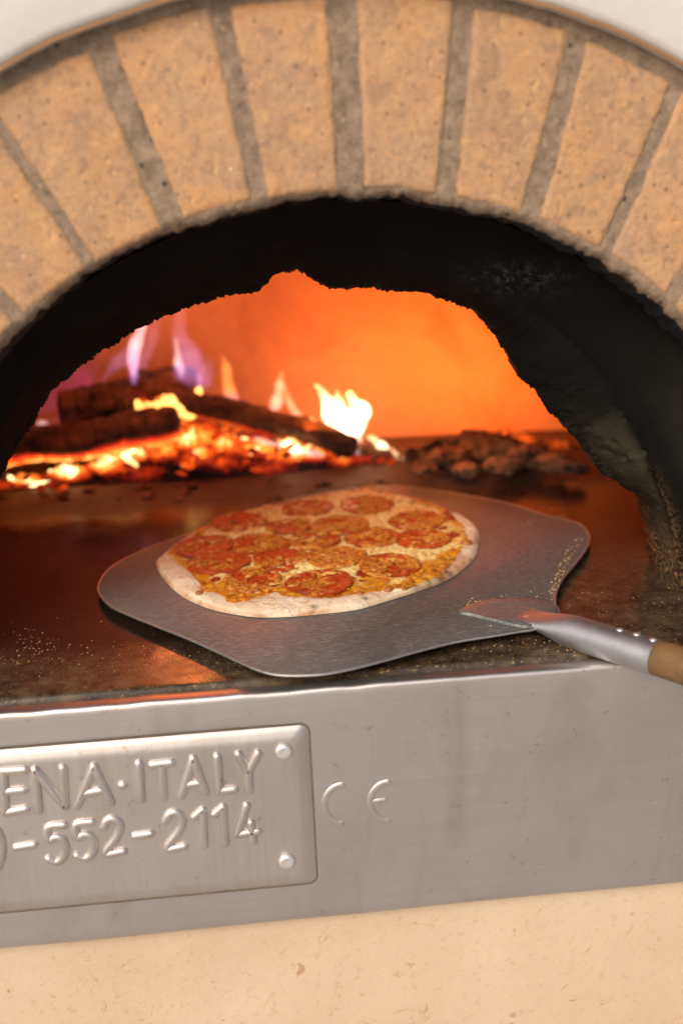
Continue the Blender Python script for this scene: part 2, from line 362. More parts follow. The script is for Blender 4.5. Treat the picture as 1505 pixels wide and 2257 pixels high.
oil = m.mix(m.ramp(m.noise(210, 4, .7), [(.58, 0.0), (.70, .7)]), oil, (.62, .40, .13, 1))
cheese = m.mix(m.ramp(mid, [(.42, 0.0), (.70, 1.0)]), (.88, .72, .33, 1), (.78, .46, .07, 1))
cheese = m.mix(m.ramp(m.noise(240, 5, .75), [(.60, 0.0), (.68, .6)]), cheese, (.30, .15, .04, 1))
sauce = m.mix(fine, (.38, .035, .012, 1), (.24, .022, .010, 1))
cm = m.ramp(m.math('ADD', A('cheese'), m.math('MULTIPLY', m.math('SUBTRACT', mid, .5), .6)), [(.40, 0.0), (.58, 1.0)])
sm = m.ramp(m.math('ADD', A('sauce'), m.math('MULTIPLY', m.math('SUBTRACT', mid, .5), .8)), [(.42, 0.0), (.56, 1.0)])
tp = m.mix(cm, oil, cheese); tp = m.mix(sm, tp, sauce)
tp = m.mix(m.math('MULTIPLY', A('toast'), m.ramp(mid, [(.42, 0.0), (.6, .7)])), tp, (.20, .08, .018, 1))
tm = m.ramp(m.math('ADD', A('top'), m.math('MULTIPLY', m.math('SUBTRACT', mid, .5), .30)), [(.44, 0.0), (.56, 1.0)])
c = m.mix(tm, dough, tp)
m.set(Base_Color=c, Roughness=m.mix(tm, (.75,)*3+(1,), m.ramp(fine, [(.3, .26), (.7, .5)])), Subsurface_Weight=.0, Specular_IOR_Level=.25)
m.bump(m.math('ADD', m.math('MULTIPLY', mid, .9), m.math('MULTIPLY', fine, .45)), .8, .0028); PIZZA = m.m
m = Mat('pepperoni_meat', True); n = m.noise(170, 5, .75, .4); n2 = m.noise(60, 4, .6)
c = m.mix(m.ramp(n2, [(.3, 0.0), (.7, 1.0)]), (.50, .066, .009, 1), (.33, .030, .006, 1))
c = m.mix(m.ramp(n, [(.55, 0.0), (.68, .75)]), c, (.60, .17, .045, 1)); c = m.mix(m.ramp(n, [(.30, .7), (.42, 0.0)]), c, (.16, .022, .008, 1))
c = m.mix(m.math('MULTIPLY', m.attr('rim').outputs['Fac'], m.ramp(m.noise(90, 4), [(.4, 0.0), (.6, .9)])), c, (.13, .03, .012, 1))
cov = m.math('ADD', m.attr('gold').outputs['Fac'], m.math('MULTIPLY', m.math('SUBTRACT', m.noise(150, 5, .7), .5), .9)); cv = m.ramp(cov, [(.42, 0.0), (.55, 1.0)])
gold = m.ramp(m.noise(260, 5, .7, .6), [(.36, (.16, .035, .005, 1)), (.47, (.46, .145, .015, 1)), (.58, (.68, .30, .045, 1)), (.72, (.80, .52, .18, 1))])
c = m.mix(m.math('MULTIPLY', cv, .92), c, gold)
c = m.mix(m.ramp(cov, [(.28, 0.0), (.42, .55), (.52, 0.0)]), c, (.17, .022, .006, 1))
m.set(Base_Color=c, Roughness=m.ramp(n, [(.3, .20), (.7, .40)]), Specular_IOR_Level=.35, Coat_Weight=.08, Coat_Roughness=.12); m.bump(m.math('ADD', m.math('ADD', m.math('MULTIPLY', n, .7), n2), m.math('MULTIPLY', cv, m.noise(260, 5, .7, .6))), .6, .0020); PEPP = m.m
m = Mat('browned_cheese_crumb'); col = m.attr('tone').outputs['Fac']; n = m.noise(300, 4, .7)
c = m.ramp(m.math('ADD', col, m.math('MULTIPLY', m.math('SUBTRACT', n, .5), .5)), [(.05, (.20, .04, .006, 1)), (.3, (.46, .13, .012, 1)), (.6, (.64, .29, .045, 1)), (.95, (.76, .50, .17, 1))])
m.set(Base_Color=c, Roughness=.32, Specular_IOR_Level=.55); m.bump(n, .5, .0008); CRUMB = m.m
m = Mat('blistered_dough', True); n = m.noise(200, 4); m.set(Base_Color=m.mix(n, (.30, .085, .02, 1), (.46, .18, .05, 1)), Roughness=.4); BLIS = m.m
m = Mat('dry_herb'); m.set(Base_Color=m.mix(m.noise(500), (.03, .035, .01, 1), (.05, .03, .012, 1)), Roughness=.8); HERB = m.m
m = Mat('cornmeal_grain'); m.set(Base_Color=m.ramp(m.noise(130, 3), [(.3, (.36, .20, .05, 1)), (.7, (.70, .50, .22, 1))]), Roughness=.6); MEAL = m.m
m = Mat('patio_paving'); c = m.mix(m.noise(2, 5), (.37, .335, .30, 1), (.46, .42, .385, 1)); m.set(Base_Color=c, Roughness=.85); m.bump(m.noise(30, 5), .3, .01); PAVE = m.m

# ================================================================== THE SETTING
FL = -1.12
V, F = box(-40, 40, -40, 40, FL-.1, FL)
tag(build('ground', V, F, PAVE, None, (0, 0, FL), smooth=False), kind='structure')

# ================================================================== THE OVEN
OV = empty('pizza_oven', (0, 0, FL), 'wood fired pizza oven with tan brick arch, sooty black mouth and steel front ledge', 'oven')
AY = 0.030; AC = np.array([0.005, -0.012]); RI, RO = 0.352, 0.4775      # arch plane, centre, inner / outer radius
def polar(th, r, y): return (AC[0] + r*math.cos(th), y, AC[1] + r*math.sin(th))
TH0, TH1 = R_(-12), R_(192)

# plaster shell: front sheet with an arched hole, rolled edge, sides, back and roof
n = 240; ths = np.linspace(R_(-6), R_(186), n); rows = []
def rect_hit(th):
    c, s = math.cos(th), math.sin(th); t = 9
    for lim, comp, o in ((.98, c, AC[0]), (-.98, c, AC[0]), (.95, s, AC[1]), (-.215, s, AC[1])):
        if abs(comp) > 1e-6:
            k = (lim - o)/comp
            if k > 0: t = min(t, k)
    return t
prof = [(0, .060), (-.0005, .034), (.0003, .0235), (.002, .0200), (.006, .0185), (.04, .0180)]
Vv = []
for th in ths:
    jit = .0012*float(fbm(th*14, 3.3, 0, 5)) + .0006*float(fbm(th*60, 1.3, 0, 9))
    for dr, y in prof: Vv.append(polar(th, RO+.0035+dr+jit, y))
    t = rect_hit(th)
    for k in (.35, .7, 1.0): Vv.append(polar(th, (RO+.045)*(1-k) + t*k, .018))
V = list(Vv); F = grid_faces(n, len(prof)+3)
sh = MB(); sh.add(V, F)
bx = [(-.98, .018), (.98, .018), (.98, 1.35), (-.98, 1.35)]
for (a, b) in ((0, 3), (3, 2), (2, 1)):
    (x0, y0), (x1, y1) = bx[a], bx[b]; sh.add([(x0, y0, FL), (x1, y1, FL), (x1, y1, .95), (x0, y0, .95)], [(0, 1, 2, 3)])
sh.add([(-.98, .018, .95), (.98, .018, .95), (.98, 1.35, .95), (-.98, 1.35, .95)], [(0, 1, 2, 3)])
sh.build('plaster_shell', PLASTER, OV)

# mortar ring (front face + inner lip turning into the throat)
n = 900; ths = np.linspace(TH0, TH1, n)
rr = [(RO+.012, AY+.0015), (RO, AY+.0022)] + [(RI + (RO-RI)*k, AY+.0035) for k in np.linspace(.97, .06, 34)]
rr += [(RI+.006, AY+.0035), (RI+.003, AY+.005), (RI+.0005, AY+.009), (RI-.0005, AY+.016), (RI-.001, AY+.03), (RI-.002, AY+.045)]
V = []; so = []
for i, th in enumerate(ths):
    rs = np.array([a for a, b in rr]); ys = np.array([b for a, b in rr])
    x = AC[0] + rs*math.cos(th); z = AC[1] + rs*math.sin(th)
    nz = fbm(x*80, z*80, ys*80, 3, 5, .6); lip = sstep(RI+.02, RI, rs)
    jag = (.0045*fbm(x*45, z*45, 0, 11, 4, .65) + .0016*fbm(x*190, z*190, 0, 12, 3, .7))*lip
    V += [(AC[0]+(r+j)*math.cos(th), y - .0016*q*(1+l_), AC[1]+(r+j)*math.sin(th)) for r, y, q, j, l_ in zip(rs, ys, nz, jag, lip)]
    so += list(sstep(.002, .022, ys - AY - .0035)*.9 + sstep(RI+.008, RI-.001, rs)*.38)
build('mortar', V, grid_faces(n, len(rr)), MORTAR, OV, attrs={'soot': so})

mb = MB(); mb.add(*tube([polar(t, RO+.0030+.0012*float(fbm(t*14, 3.3, 0, 5)), .0205) for t in np.linspace(R_(-6), R_(186), 260)], .0008, 8, (0, 1, 0))); mb.build('lit_edge_ring', LIT_EDGE, OV)  # thin orange ring puts the plaster's lit edge into colour
# bricks: joints surveyed between neighbours, then continued round the arch
JO = [((5, 290), (205, 590), .0085), ((222, 100), (388, 510), .0165), ((490, 45), (575, 445), .0125), ((755, 25), (775, 440), .0195),
      ((1018, 40), (979, 460), .0145), ((1271, 100), (1165, 490), .0145), ((1488, 200), (1335, 555), .0100)]
def tang(p):
    P = aty(p[0], p[1], AY); return math.atan2(P[2]-AC[1], P[0]-AC[0])
J = [(tang(a), tang(b), wd) for a, b, wd in JO]
step = (J[0][1] - J[-1][1])/6
for k in range(1, 6):
    J.insert(0, (J[0][0]+step*1.0, J[0][1]+step*1.0, [.011, .014, .012, .013, .012][k-1])); J.append((J[-1][0]-step, J[-1][1]-step, [.012, .010, .014, .012, .012][k-1]))
def brick(k, jl, jr):
    nu, nv = 56, 84; r0, r1 = RI + .0048 + random.uniform(-.001, .0015), RO - .0040 + random.uniform(-.002, .002)
    u = np.linspace(0, 1, nu)[:, None]; v = np.linspace(0, 1, nv)[None, :]
    r = r0 + (r1-r0)*v + u*0
    aL = (jl[1] + (jl[0]-jl[1])*v); aR = (jr[1] + (jr[0]-jr[1])*v)
    aL = aL - (jl[2]/2-.0014)/r; aR = aR + (jr[2]/2-.0014)/r          # left joint has the larger angle
    a = aL + (aR-aL)*u
    width = (aL-aR)*r
    ex = np.minimum(u, 1-u)*width; ey = np.minimum(v, 1-v)*(r1-r0); d = np.minimum(ex, ey)
    # corner rounding and ragged arrises
    X = AC[0] + r*np.cos(a); Z = AC[1] + r*np.sin(a)
    edge = 1 - sstep(0, .006, d)
    wob = fbm(X*120, Z*120, k*3.1, 21, 4, .6)
    du = (X - X.mean()); dz = (Z - Z.mean())
    shrink = 1 + edge*.016*wob - .010*edge*(1 - sstep(0, .006, np.abs(ex-ey)))*(1-sstep(.0, .008, np.maximum(ex, ey)))
    X = X.mean() + du*shrink + edge*.0010*fbm(X*220, Z*220, k, 55, 3, .7); Z = Z.mean() + dz*shrink + edge*.0010*fbm(X*220, Z*220, k+9, 56, 3, .7)
    h = .0024*np.sqrt(np.clip(d/.004, 0, 1)) + .0009*fbm(X*60, Z*60, k, 2, 5, .6)
    pit = np.clip(fbm(X*260, Z*260, k*2, 8, 2) - .42, 0, 1)*.003
    Y = AY + .0044 - h + pit + u*0
    V = np.stack([X, Y, Z], -1).reshape(-1, 3)
    eg = np.clip(1 - sstep(.0002, .0032, d) + .0*u, 0, 1)*np.clip(.75 + .9*fbm(X*30, Z*30, k, 31, 3), 0, 1)
    build('brick', V, grid_faces(nu, nv), BRICK, OV, attrs={'edge': eg.ravel()})
for k in range(len(J)-1): brick(k, J[k], J[k+1])

# throat: sooty inner arch, lofted ring by ring from the bricks to the ragged oven mouth
SIL = [(-90, 1330), (-75, 1200), (-45, 1110), (0, 1050), (22, 1010), (45, 975), (70, 930), (85, 900), (110, 868), (150, 832), (180, 805), (235, 768), (290, 735), (330, 718), (395, 690),
       (450, 665), (520, 645), (572, 636), (590, 622), (602, 600), (614, 588), (640, 600), (655, 594), (680, 612), (705, 624), (740, 631), (780, 633), (830, 635), (880, 636), (925, 644), (960, 655), (1000, 664), (1048, 688),
       (1075, 715), (1105, 755), (1128, 790), (1145, 828), (1185, 860), (1205, 895), (1235, 930), (1262, 962), (1300, 1000), (1330, 1042), (1385, 1082), (1440, 1106), (1452, 1170), (1462, 1235), (1480, 1284), (1500, 1330)]
RDG = [(-140, 1330), (-60, 1100), (10, 950), (100, 800), (260, 680), (420, 600), (560, 555), (700, 540), (850, 545), (1000, 575), (1150, 668), (1250, 745), (1320, 815), (1385, 905), (1430, 990), (1462, 1085), (1490, 1200), (1510, 1330)]
Y1, Y2, Y3 = .078, .112, .150
def rfun(trace, Y):
    P = np.array([aty(x, y, Y)[[0, 2]] for x, y in trace]) - AC
    a = np.unwrap(np.arctan2(P[:, 1], P[:, 0]) % (2*math.pi)); r = np.hypot(P[:, 0], P[:, 1])
    o = np.argsort(a); return lambda th: np.interp(th, a[o], r[o])
a2 = None
r2f, r3f = rfun(RDG, Y2), rfun(SIL, Y3)
def thr(th): return th
n = 1300; ths = np.linspace(R_(-4), R_(184), n)
thw = np.where(ths < 0, ths, ths)
r1 = np.full(n, RI-.002); r2 = np.minimum(r2f(thw), RI-.004); r3 = np.minimum(r3f(thw), r2-.004)
ker = np.hanning(75); ker /= ker.sum(); r3s = np.convolve(np.pad(r3, 37, mode='edge'), ker, 'valid'); r3 = r3 + .0018*fbm(ths*90, 0, 0, 41, 3, .7) + .0009*fbm(ths*420, 0, 0, 42, 2)
rings = []
for k in np.linspace(0, 1, 12): rings.append((r1 + (.003 - .003)*k, AY+.040 + (Y1-AY-.040)*k, 0*ths))
for k in np.linspace(0, 1, 22)[1:]:
    e = k*k*(3-2*k); rings.append((r1 + (r2-r1)*(.35*k+.65*e), Y1 + (Y2-Y1)*k + 0*ths, 0*ths + k))
for k in np.linspace(0, 1, 34)[1:]:
    bul = math.sin(k*math.pi)*.010; rings.append((r2 + (r3s-r2)*k + (r3-r3s)*float(sstep(.86, 1, k)), Y2 + (Y3-Y2)*k - bul*sstep(0, .06, r2-r3), 0*ths + 1 + k))
rings.append((r3 - .0006, Y3+.004 + 0*ths, 0*ths+2)); rings.append((r3 + .001, Y3+.012+0*ths, 0*ths+2)); rings.append((r3 + .006, Y3+.05+0*ths, 0*ths+2)); rings.append((r3+.02, .205+0*ths, 0*ths+2))
V = []; bare = []; ashv = []; crumb = []
nr = len(rings); RRm = np.array([a for a, b, c in rings]).T; YYm = np.array([np.broadcast_to(b, (n,)) for a, b, c in rings]).T; SSm = np.array([np.broadcast_to(c, (n,)) for a, b, c in rings]).T
X = AC[0] + RRm*np.cos(ths)[:, None]; Z = AC[1] + RRm*np.sin(ths)[:, None]
inner = sstep(.9, 1.3, SSm)
disp = (.35+.65*sstep(R_(8), R_(30), ths)[:, None])*.0030*fbm(X*16, YYm*16, Z*16, 51, 4, .55)*(.35+.65*inner) + .0006*fbm(X*90, YYm*90, Z*90, 52, 4, .6)*inner
edgek = sstep(1.75, 2.0, SSm)
cl = .004*np.clip(fbm(X*55, YYm*55, Z*55, 53, 3, .6), -.2, 1)*sstep(1.5, 1.95, SSm)*sstep(R_(10), R_(32), ths)[:, None]
# right-hand face: cast pits and nodules
right = sstep(R_(52), R_(35), ths)[:, None]
pits = np.zeros_like(X)
for q in range(46):
    ti = int(n*random.uniform(.03, .27)); rj = random.randint(34, 62); s_ = random.uniform(.0012, .0032)
    dd = np.sqrt((X-X[ti, rj])**2 + (YYm-YYm[ti, rj])**2 + (Z-Z[ti, rj])**2); pits += np.where(dd < 3*s_, .9*s_*np.exp(-(dd/s_)**2)*(1 if q % 3 else -.8), 0)
ridge = .0022*np.exp(-((SSm-1.0)/.10)**2)*right
RR2 = RRm - disp - cl - ridge + pits; keep = 1 - (np.arange(nr) >= nr-2)[None, :]*.8
X = AC[0] + RR2*np.cos(ths)[:, None]; Z = AC[1] + RR2*np.sin(ths)[:, None]
Z = np.maximum(Z, -.006); Y = YYm - .6*disp*inner
V = np.stack([X, Y, Z], -1).reshape(-1, 3)
bare = .62*right*sstep(1.05, 1.3, SSm)*(1-.8*edgek)*sstep(R_(50), R_(28), ths)[:, None] + .22*right*sstep(1.0, .3, SSm)
d1 = aty(1120, 610, .12); ash1 = .55*np.exp(-(((X-d1[0])/.030)**2 + ((Z-d1[2])/.012)**2))*1.3
ash2 = .9*sstep(1.8, 1.96, SSm)*sstep(.2, .6, fbm(X*12, Z*12, 0, 61, 2)+.3)
crumb = .6*sstep(.06, .03, Z)*right*sstep(.9, 1.2, SSm) + 0*X
crumb += .45*np.exp(-((SSm-1.0)/.10)**2)*sstep(R_(30), R_(12), ths)[:, None]
build('throat', V, grid_faces(n, nr), SOOT, OV, attrs={'bare': np.clip(bare, 0, 1).ravel(), 'ash': np.clip(ash1+ash2*.6, 0, 1).ravel(), 'crumb': np.clip(crumb, 0, 1).ravel()})

# wall of the chamber round the mouth, then the dome
V = []
for i, th in enumerate(ths):
    for k in (0, .5, 1): V.append(polar(th, (r3[i]+.012)*(1-k) + .86*k, .2035))
DC = np.array([.03, .455]); rx, ry, rz = .64, .27, .43
MBw = MB(); MBw.add(V, grid_faces(n, 3)); MBw.build('chamber_front_wall', DOME, OV)
nu, nv = 200, 70; V = []
for i in range(nu):
    ph = 2*math.pi*i/nu
    for j in range(nv):
        el = -.02 + (math.pi/2+.02)*j/(nv-1)
        d = np.array([math.cos(ph)*math.cos(el), math.sin(ph)*math.cos(el), math.sin(el)])
        p = 2.8; k = ((abs(d[0])/rx)**p + (abs(d[1])/(ry if d[1] > 0 else .38))**p + (abs(d[2])/rz)**p)**(-1/p)
        V.append((DC[0]+d[0]*k, DC[1]+d[1]*k, d[2]*k))
V = np.array(V); F = [f for f in grid_faces(nu, nv, closeu=True) if min(V[list(f), 1]) > .180]
build('dome', V, F, DOME, OV)

# hearth
xs = np.linspace(-.72, .78, 300); ys = np.r_[np.linspace(.0135, .2, 110), np.linspace(.205, 1.16, 90)]
X, Y = np.meshgrid(xs, ys, indexing='ij'); Zh = .0004*fbm(X*30, Y*30, 0, 71, 4, .6)*sstep(.25, .1, Y) - .0045*(1-sstep(.0135, .019, Y)) - .0012*np.clip(fbm(X*25, Y*60, 0, 72, 4, .6), 0, 1)*(1-sstep(.016, .045, Y))
fr = (1-sstep(.04, .115, Y + .05*fbm(X*9, Y*14, 0, 73, 3)))
fr = np.maximum(fr, sstep(.12, .22, X)*(1-sstep(.16, .27, Y + .04*fbm(X*9, Y*9, 0, 74, 3)))*.8)
ah = sstep(.40, .50, Y + .03*fbm(X*12, Y*12, 0, 75, 3))
o = build('hearth', np.stack([X, Y, Zh], -1).reshape(-1, 3), grid_faces(len(xs), len(ys)), HEARTH, OV, (0, 0, 0), attrs={'front': np.clip(fr, 0, 1).ravel(), 'ash': ah.ravel()}); fix_normals(o)
V, F = box(-.72, .78, .0125, 1.16, -.05, -.0048); build('hearth_slab_edge', V, F, GAP, OV, smooth=False)

# steel ledge front: rounded top lip, sheet, returned bottom edge
xs = np.linspace(-.979, .979, 340); pf = [(.0122, -.0065), (.0120, -.0032), (.0085, -.0030), (.0035, -.0031), (.0016, -.0036), (.0006, -.0047), (.0002, -.0065), (0, -.0095), (0, -.03), (0, -.07), (0, -.12), (0, -.17), (0, -.200), (.0002, -.2052), (.0010, -.2070), (.0030, -.2080), (.0115, -.2080)]
V = []
for x in xs:
    for (y, z) in pf:
        wv = .0006*float(vnoise(x*9, z*12, 0, 81)) if z < -.02 and z > -.2 else 0
        bot = .0006*float(vnoise(x*14, 0, 0, 83)) if z < -.2 else 0
        nick = .0005*float(vnoise(x*60, 0, 0, 82)) if z > -.007 else 0
        V.append((x, y + wv, z + nick + bot))
fo = build('steel_ledge', V, grid_faces(len(xs), len(pf)), FASCIA, OV); fix_normals(fo)
# stucco base wall
xs = np.linspace(-.98, .98, 200); zs = np.r_[FL, np.linspace(-.75, -.2, 90)]
X, Zq = np.meshgrid(xs, zs, indexing='ij'); Yq = .0125 + .0012*fbm(X*14, Zq*14, 0, 91, 5, .55)
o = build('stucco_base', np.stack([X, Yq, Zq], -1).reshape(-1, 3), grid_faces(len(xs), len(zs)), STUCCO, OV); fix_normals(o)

# name plate, riveted on the ledge
tr = aty(683, 1597, 0); br_ = aty(690, 1942, 0)
pxr, pzt, pzb, pxl = (tr[0]+br_[0])/2, tr[2], br_[2], -.50
def rrect(x0, x1, z0, z1, r, k=10):
    P = []
    for cx, cz, a0 in ((x1-r, z1-r, 0), (x0+r, z1-r, 90), (x0+r, z0+r, 180), (x1-r, z0+r, 270)):
        for i in range(k+1): a = R_(a0+90*i/k); P.append((cx+r*math.cos(a), cz+r*math.sin(a)))
    return P
PY = -.0044; mb = MB(); rings = []
for ins, y, r in ((-.0016, -.0001, .0075), (-.0008, -.0004, .0070), (0, -.0008, .0065), (.0006, -.0014, .0065), (.0035, -.0026, .006), (.0065, -.0037, .0055), (.0085, -.0042, .005), (.0105, -.0044, .005), (.0125, PY, .004)):
    rings.append([(x, y, z) for x, z in rrect(pxl+ins, pxr-ins, pzb+ins, pzt-ins, r)])
nn = len(rings[0]); V = [p for r in rings for p in r]
F = [(i*nn+k, i*nn+(k+1) % nn, (i+1)*nn+(k+1) % nn, (i+1)*nn+k) for i in range(len(rings)-1) for k in range(nn)]; F.append(tuple((len(rings)-1)*nn+k for k in range(nn)))
mb.add(V, F); pl = mb.build('name_plate', PLATE, OV)
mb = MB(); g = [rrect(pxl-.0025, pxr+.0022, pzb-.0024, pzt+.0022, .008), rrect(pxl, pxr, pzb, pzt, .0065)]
mb.add([(x, -.00055, z) for r in g for x, z in r], [(k, (k+1) % nn, nn+(k+1) % nn, nn+k) for k in range(nn)]); mb.build('joint_shadow_line', JOINT_SHADOW, pl)  # dark strip painting the joint shadow round the plate
for (x, y) in ((625, 1655), (632, 1897)):
    P = aty(x, y, PY); mb = MB(); pr = [(.0001, 0), (.0040, 0), (.0064, .0003), (.0063, .0018), (.0055, .0030), (.0038, .0034), (.0026, .0032), (.0001, .0032)]
    V = [(P[0]+r*math.cos(2*math.pi*k/24), PY-h, P[2]+r*math.sin(2*math.pi*k/24)) for r, h in pr for k in range(24)]
    mb.add(V, [(i*24+k, i*24+(k+1) % 24, (i+1)*24+(k+1) % 24, (i+1)*24+k) for i in range(len(pr)-1) for k in range(24)]); mb.build('rivet', STUD, pl)
def L4(x, y): return (x/1.6722, 1550+y/1.6722)
def arc(cx, cy, rx_, ry_, a0, a1, k=14): return [(cx+rx_*math.cos(R_(a0+(a1-a0)*i/k)), cy-ry_*math.sin(R_(a0+(a1-a0)*i/k))) for i in range(k+1)]
ROW1 = [[(14, 250), (20, 402)], [(14, 250), (92, 244)], [(17, 325), (88, 318)], [(20, 402), (96, 388)],
        [(142, 396), (130, 245), (240, 380), (232, 238)], [(283, 378), (346, 233), (408, 364)], [(305, 332), (376, 320)], [(450, 301), (455, 300)],
        [(512, 222), (519, 352)], [(562, 226), (630, 218)], [(595, 222), (602, 344)], [(668, 338), (711, 204), (755, 326)], [(684, 300), (738, 292)],
        [(800, 197), (809, 323), (863, 316)], [(878, 188), (914, 250), (950, 184)], [(914, 250), (917, 318)]]
ROW2 = [[(-8, 468), (4, 500), (8, 535), (5, 570), (-8, 605)], [(62, 530), (126, 520)],
        [(236, 448), (178, 456), (181, 503)] + [(205, 493), (230, 500), (242, 530), (234, 565), (210, 583), (180, 572)],
        [(338, 437), (282, 445), (285, 493)] + [(310, 483), (335, 490), (346, 520), (340, 552), (316, 570), (284, 560)],
        [(382, 455), (392, 434), (414, 424), (436, 436), (442, 462), (426, 498), (387, 553), (455, 544)], [(498, 488), (556, 480)],
        [(610, 432), (622, 410), (644, 401), (666, 414), (671, 440), (655, 475), (614, 534), (680, 525)],
        [(716, 418), (746, 392), (752, 522)], [(790, 408), (821, 382), (829, 515)], [(908, 376), (873, 483), (950, 471)], [(924, 440), (932, 506)]]
CE = [arc(1268, 370, 72, 72, 98, 262), arc(1438, 360, 74, 72, 98, 262), [(1368, 362), (1414, 357)]]
def letters(name, strokes, Y, r, parent, mat, fk=.85, smooth_idx=()):
    mb = MB()
    for st in strokes:
        P = np.array([aty(*L4(*p), Y) for p in st])
        if len(P) == 2 or all(np.linalg.norm(np.diff(P, axis=0), axis=1) > .006): # straight strokes
            for a, b in zip(P[:-1], P[1:]): mb.add(*rtube(resample([a, b], 6), r, 14, (0, 1, 0), fk))
        else:
            mb.add(*rtube(catmull(P, 5), r, 14, (0, 1, 0), fk))
    mb.build(name, mat, parent)
letters('lettering', ROW1, PY, .0036, pl, PLATE); letters('lettering', ROW2, PY, .0034, pl, PLATE)
letters('conformity_mark', CE, .0009, .0036, fo, FASCIA, .65)

# ================================================================== PEEL
OUT = [(217, 1299), (219, 1285), (228, 1268), (246, 1249), (279, 1229), (325, 1208), (372, 1191), (409, 1178), (480, 1148), (560, 1122), (630, 1103), (700, 1088), (780, 1075), (860, 1069), (950, 1079), (1050, 1095), (1130, 1112), (1200, 1134), (1262, 1149), (1286, 1161), (1298, 1180), (1293, 1205), (1268, 1240), (1240, 1274), (1226, 1302), (1223, 1330), (1230, 1350),
       (1185, 1382), (1140, 1391), (1080, 1401), (1010, 1412), (930, 1431), (850, 1453), (770, 1473), (710, 1484), (655, 1487), (609, 1485), (570, 1475), (525, 1456), (465, 1428), (405, 1402), (344, 1378), (285, 1354), (250, 1338), (229, 1320)]
pc = atp(700, 1260); PEEL = empty('pizza_peel', Vector((pc[0], pc[1], 0)), 'scratched steel pizza peel with wooden handle reaching over the ledge, carrying the pizza', 'pizza peel')
op = catmull([atp(x, y)[:2] for x, y in OUT], 8, True); n = len(op)
T = np.roll(op, -1, 0) - np.roll(op, 1, 0); T /= np.linalg.norm(T, axis=1)[:, None]; N = np.c_[-T[:, 1], T[:, 0]]
ctr = op.mean(0); area = np.sum(op[:, 0]*np.roll(op[:, 1], -1) - op[:, 1]*np.roll(op[:, 0], -1)); N = N if area > 0 else -N   # inward
pz = lambda x, y: PZ0 + PZS*y
mb = MB(); rg = []
for ins, dz in ((.0010, -.0022), (.0002, -.0019), (0, -.0013), (.0005, -.0006), (.0016, 0.0)):
    q = op + N*ins; rg.append([(x, y, pz(x, y)+dz) for x, y in q])
V = [p for r in rg for p in r]; F = [(i*n+k, i*n+(k+1) % n, (i+1)*n+(k+1) % n, (i+1)*n+k) for i in range(4) for k in range(n)]
F.append(tuple(4*n+k for k in range(n))); F.append(tuple(n-1-k for k in range(n))); mb.add(V, F)
sharp(mb.build('blade', BLADE, PEEL), 40)
ring = np.c_[op, pz(op[:, 0], op[:, 1]) - .0009]; ring = np.r_[ring, ring[:2]]; mb = MB(); mb.add(*tube(ring, .00115, 8, None, 1, False)); mb.build('blade_rim', RIM, PEEL)
# socket: flat tang on the blade opening into a round tube
A0 = atp(1180, 1366); A1 = atp(1447, 1452); A1 = A1 + np.array([0, 0, .0010])
ax = (A1-A0); Ls = np.linalg.norm(ax); ax /= Ls; side = np.cross(ax, (0, 0, 1)); side /= np.linalg.norm(side); upv = np.cross(side, ax)
mb = MB(); seg = 36; V = []; NS = 34
for i in range(NS):
    t = i/(NS-1); s = -.012 + (Ls+.012)*t; e = sstep(0, .42, t)
    wa = .0150*(1-e) + .0133*e; hb = .0022*(1-e) + .0133*e; cz = .0012*(1-e) - .0006*e
    if t > .97: wa += .0003; hb += .0003
    c0 = A0 + ax*s + upv*cz
    for k in range(seg):
        a = 2*math.pi*k/seg; V.append(c0 + side*wa*math.cos(a) + upv*hb*math.sin(a))
F = [(i*seg+k, i*seg+(k+1) % seg, (i+1)*seg+(k+1) % seg, (i+1)*seg+k) for i in range(NS-1) for k in range(seg)]; F.append(tuple(range(seg)))
F.append(tuple((NS-1)*seg+k for k in range(seg))); mb.add(V, F)
sk = mb.build('socket', SOCK, PEEL); sharp(sk, 50)
TG = catmull([atp(*p)[:2] for p in ((1010, 1352), (1030, 1338), (1070, 1327), (1120, 1322), (1175, 1324), (1218, 1334), (1225, 1352), (1190, 1378), (1150, 1384), (1090, 1371), (1045, 1360))], 6, True)
nt_ = len(TG); cT = TG.mean(0); mb = MB(); rg = []
for sc_, dz in ((1.0, .0001), (.985, .0018), (.955, .0024), (.6, .0022), (.3, .0020)): rg += [(cT[0]+(x-cT[0])*sc_, cT[1]+(y-cT[1])*sc_, pz(x, y)+dz) for x, y in TG]
mb.add(rg, [(i*nt_+k, i*nt_+(k+1) % nt_, (i+1)*nt_+(k+1) % nt_, (i+1)*nt_+k) for i in range(4) for k in range(nt_)] + [tuple(4*nt_+k for k in range(nt_))]); sharp(mb.build('tang', BLADE, PEEL), 40)
def dome_rivet(P, nrm, r, h, parent):
    nrm = np.array(nrm); nrm = nrm/np.linalg.norm(nrm); a = np.cross(nrm, (0, 1, .1)); a /= np.linalg.norm(a); b = np.cross(nrm, a); V = []
    for j in range(7):
        t = j/6*math.pi/2
        for k in range(18): q = 2*math.pi*k/18; V.append(P + (a*math.cos(q)+b*math.sin(q))*r*math.cos(t)*.999 + nrm*h*math.sin(t) + (a*math.cos(q)+b*math.sin(q))*1e-5)
    mb = MB(); mb.add(V, [(i*18+k, i*18+(k+1) % 18, (i+1)*18+(k+1) % 18, (i+1)*18+k) for i in range(6) for k in range(18)]); return mb.build('rivet', STUD, parent)
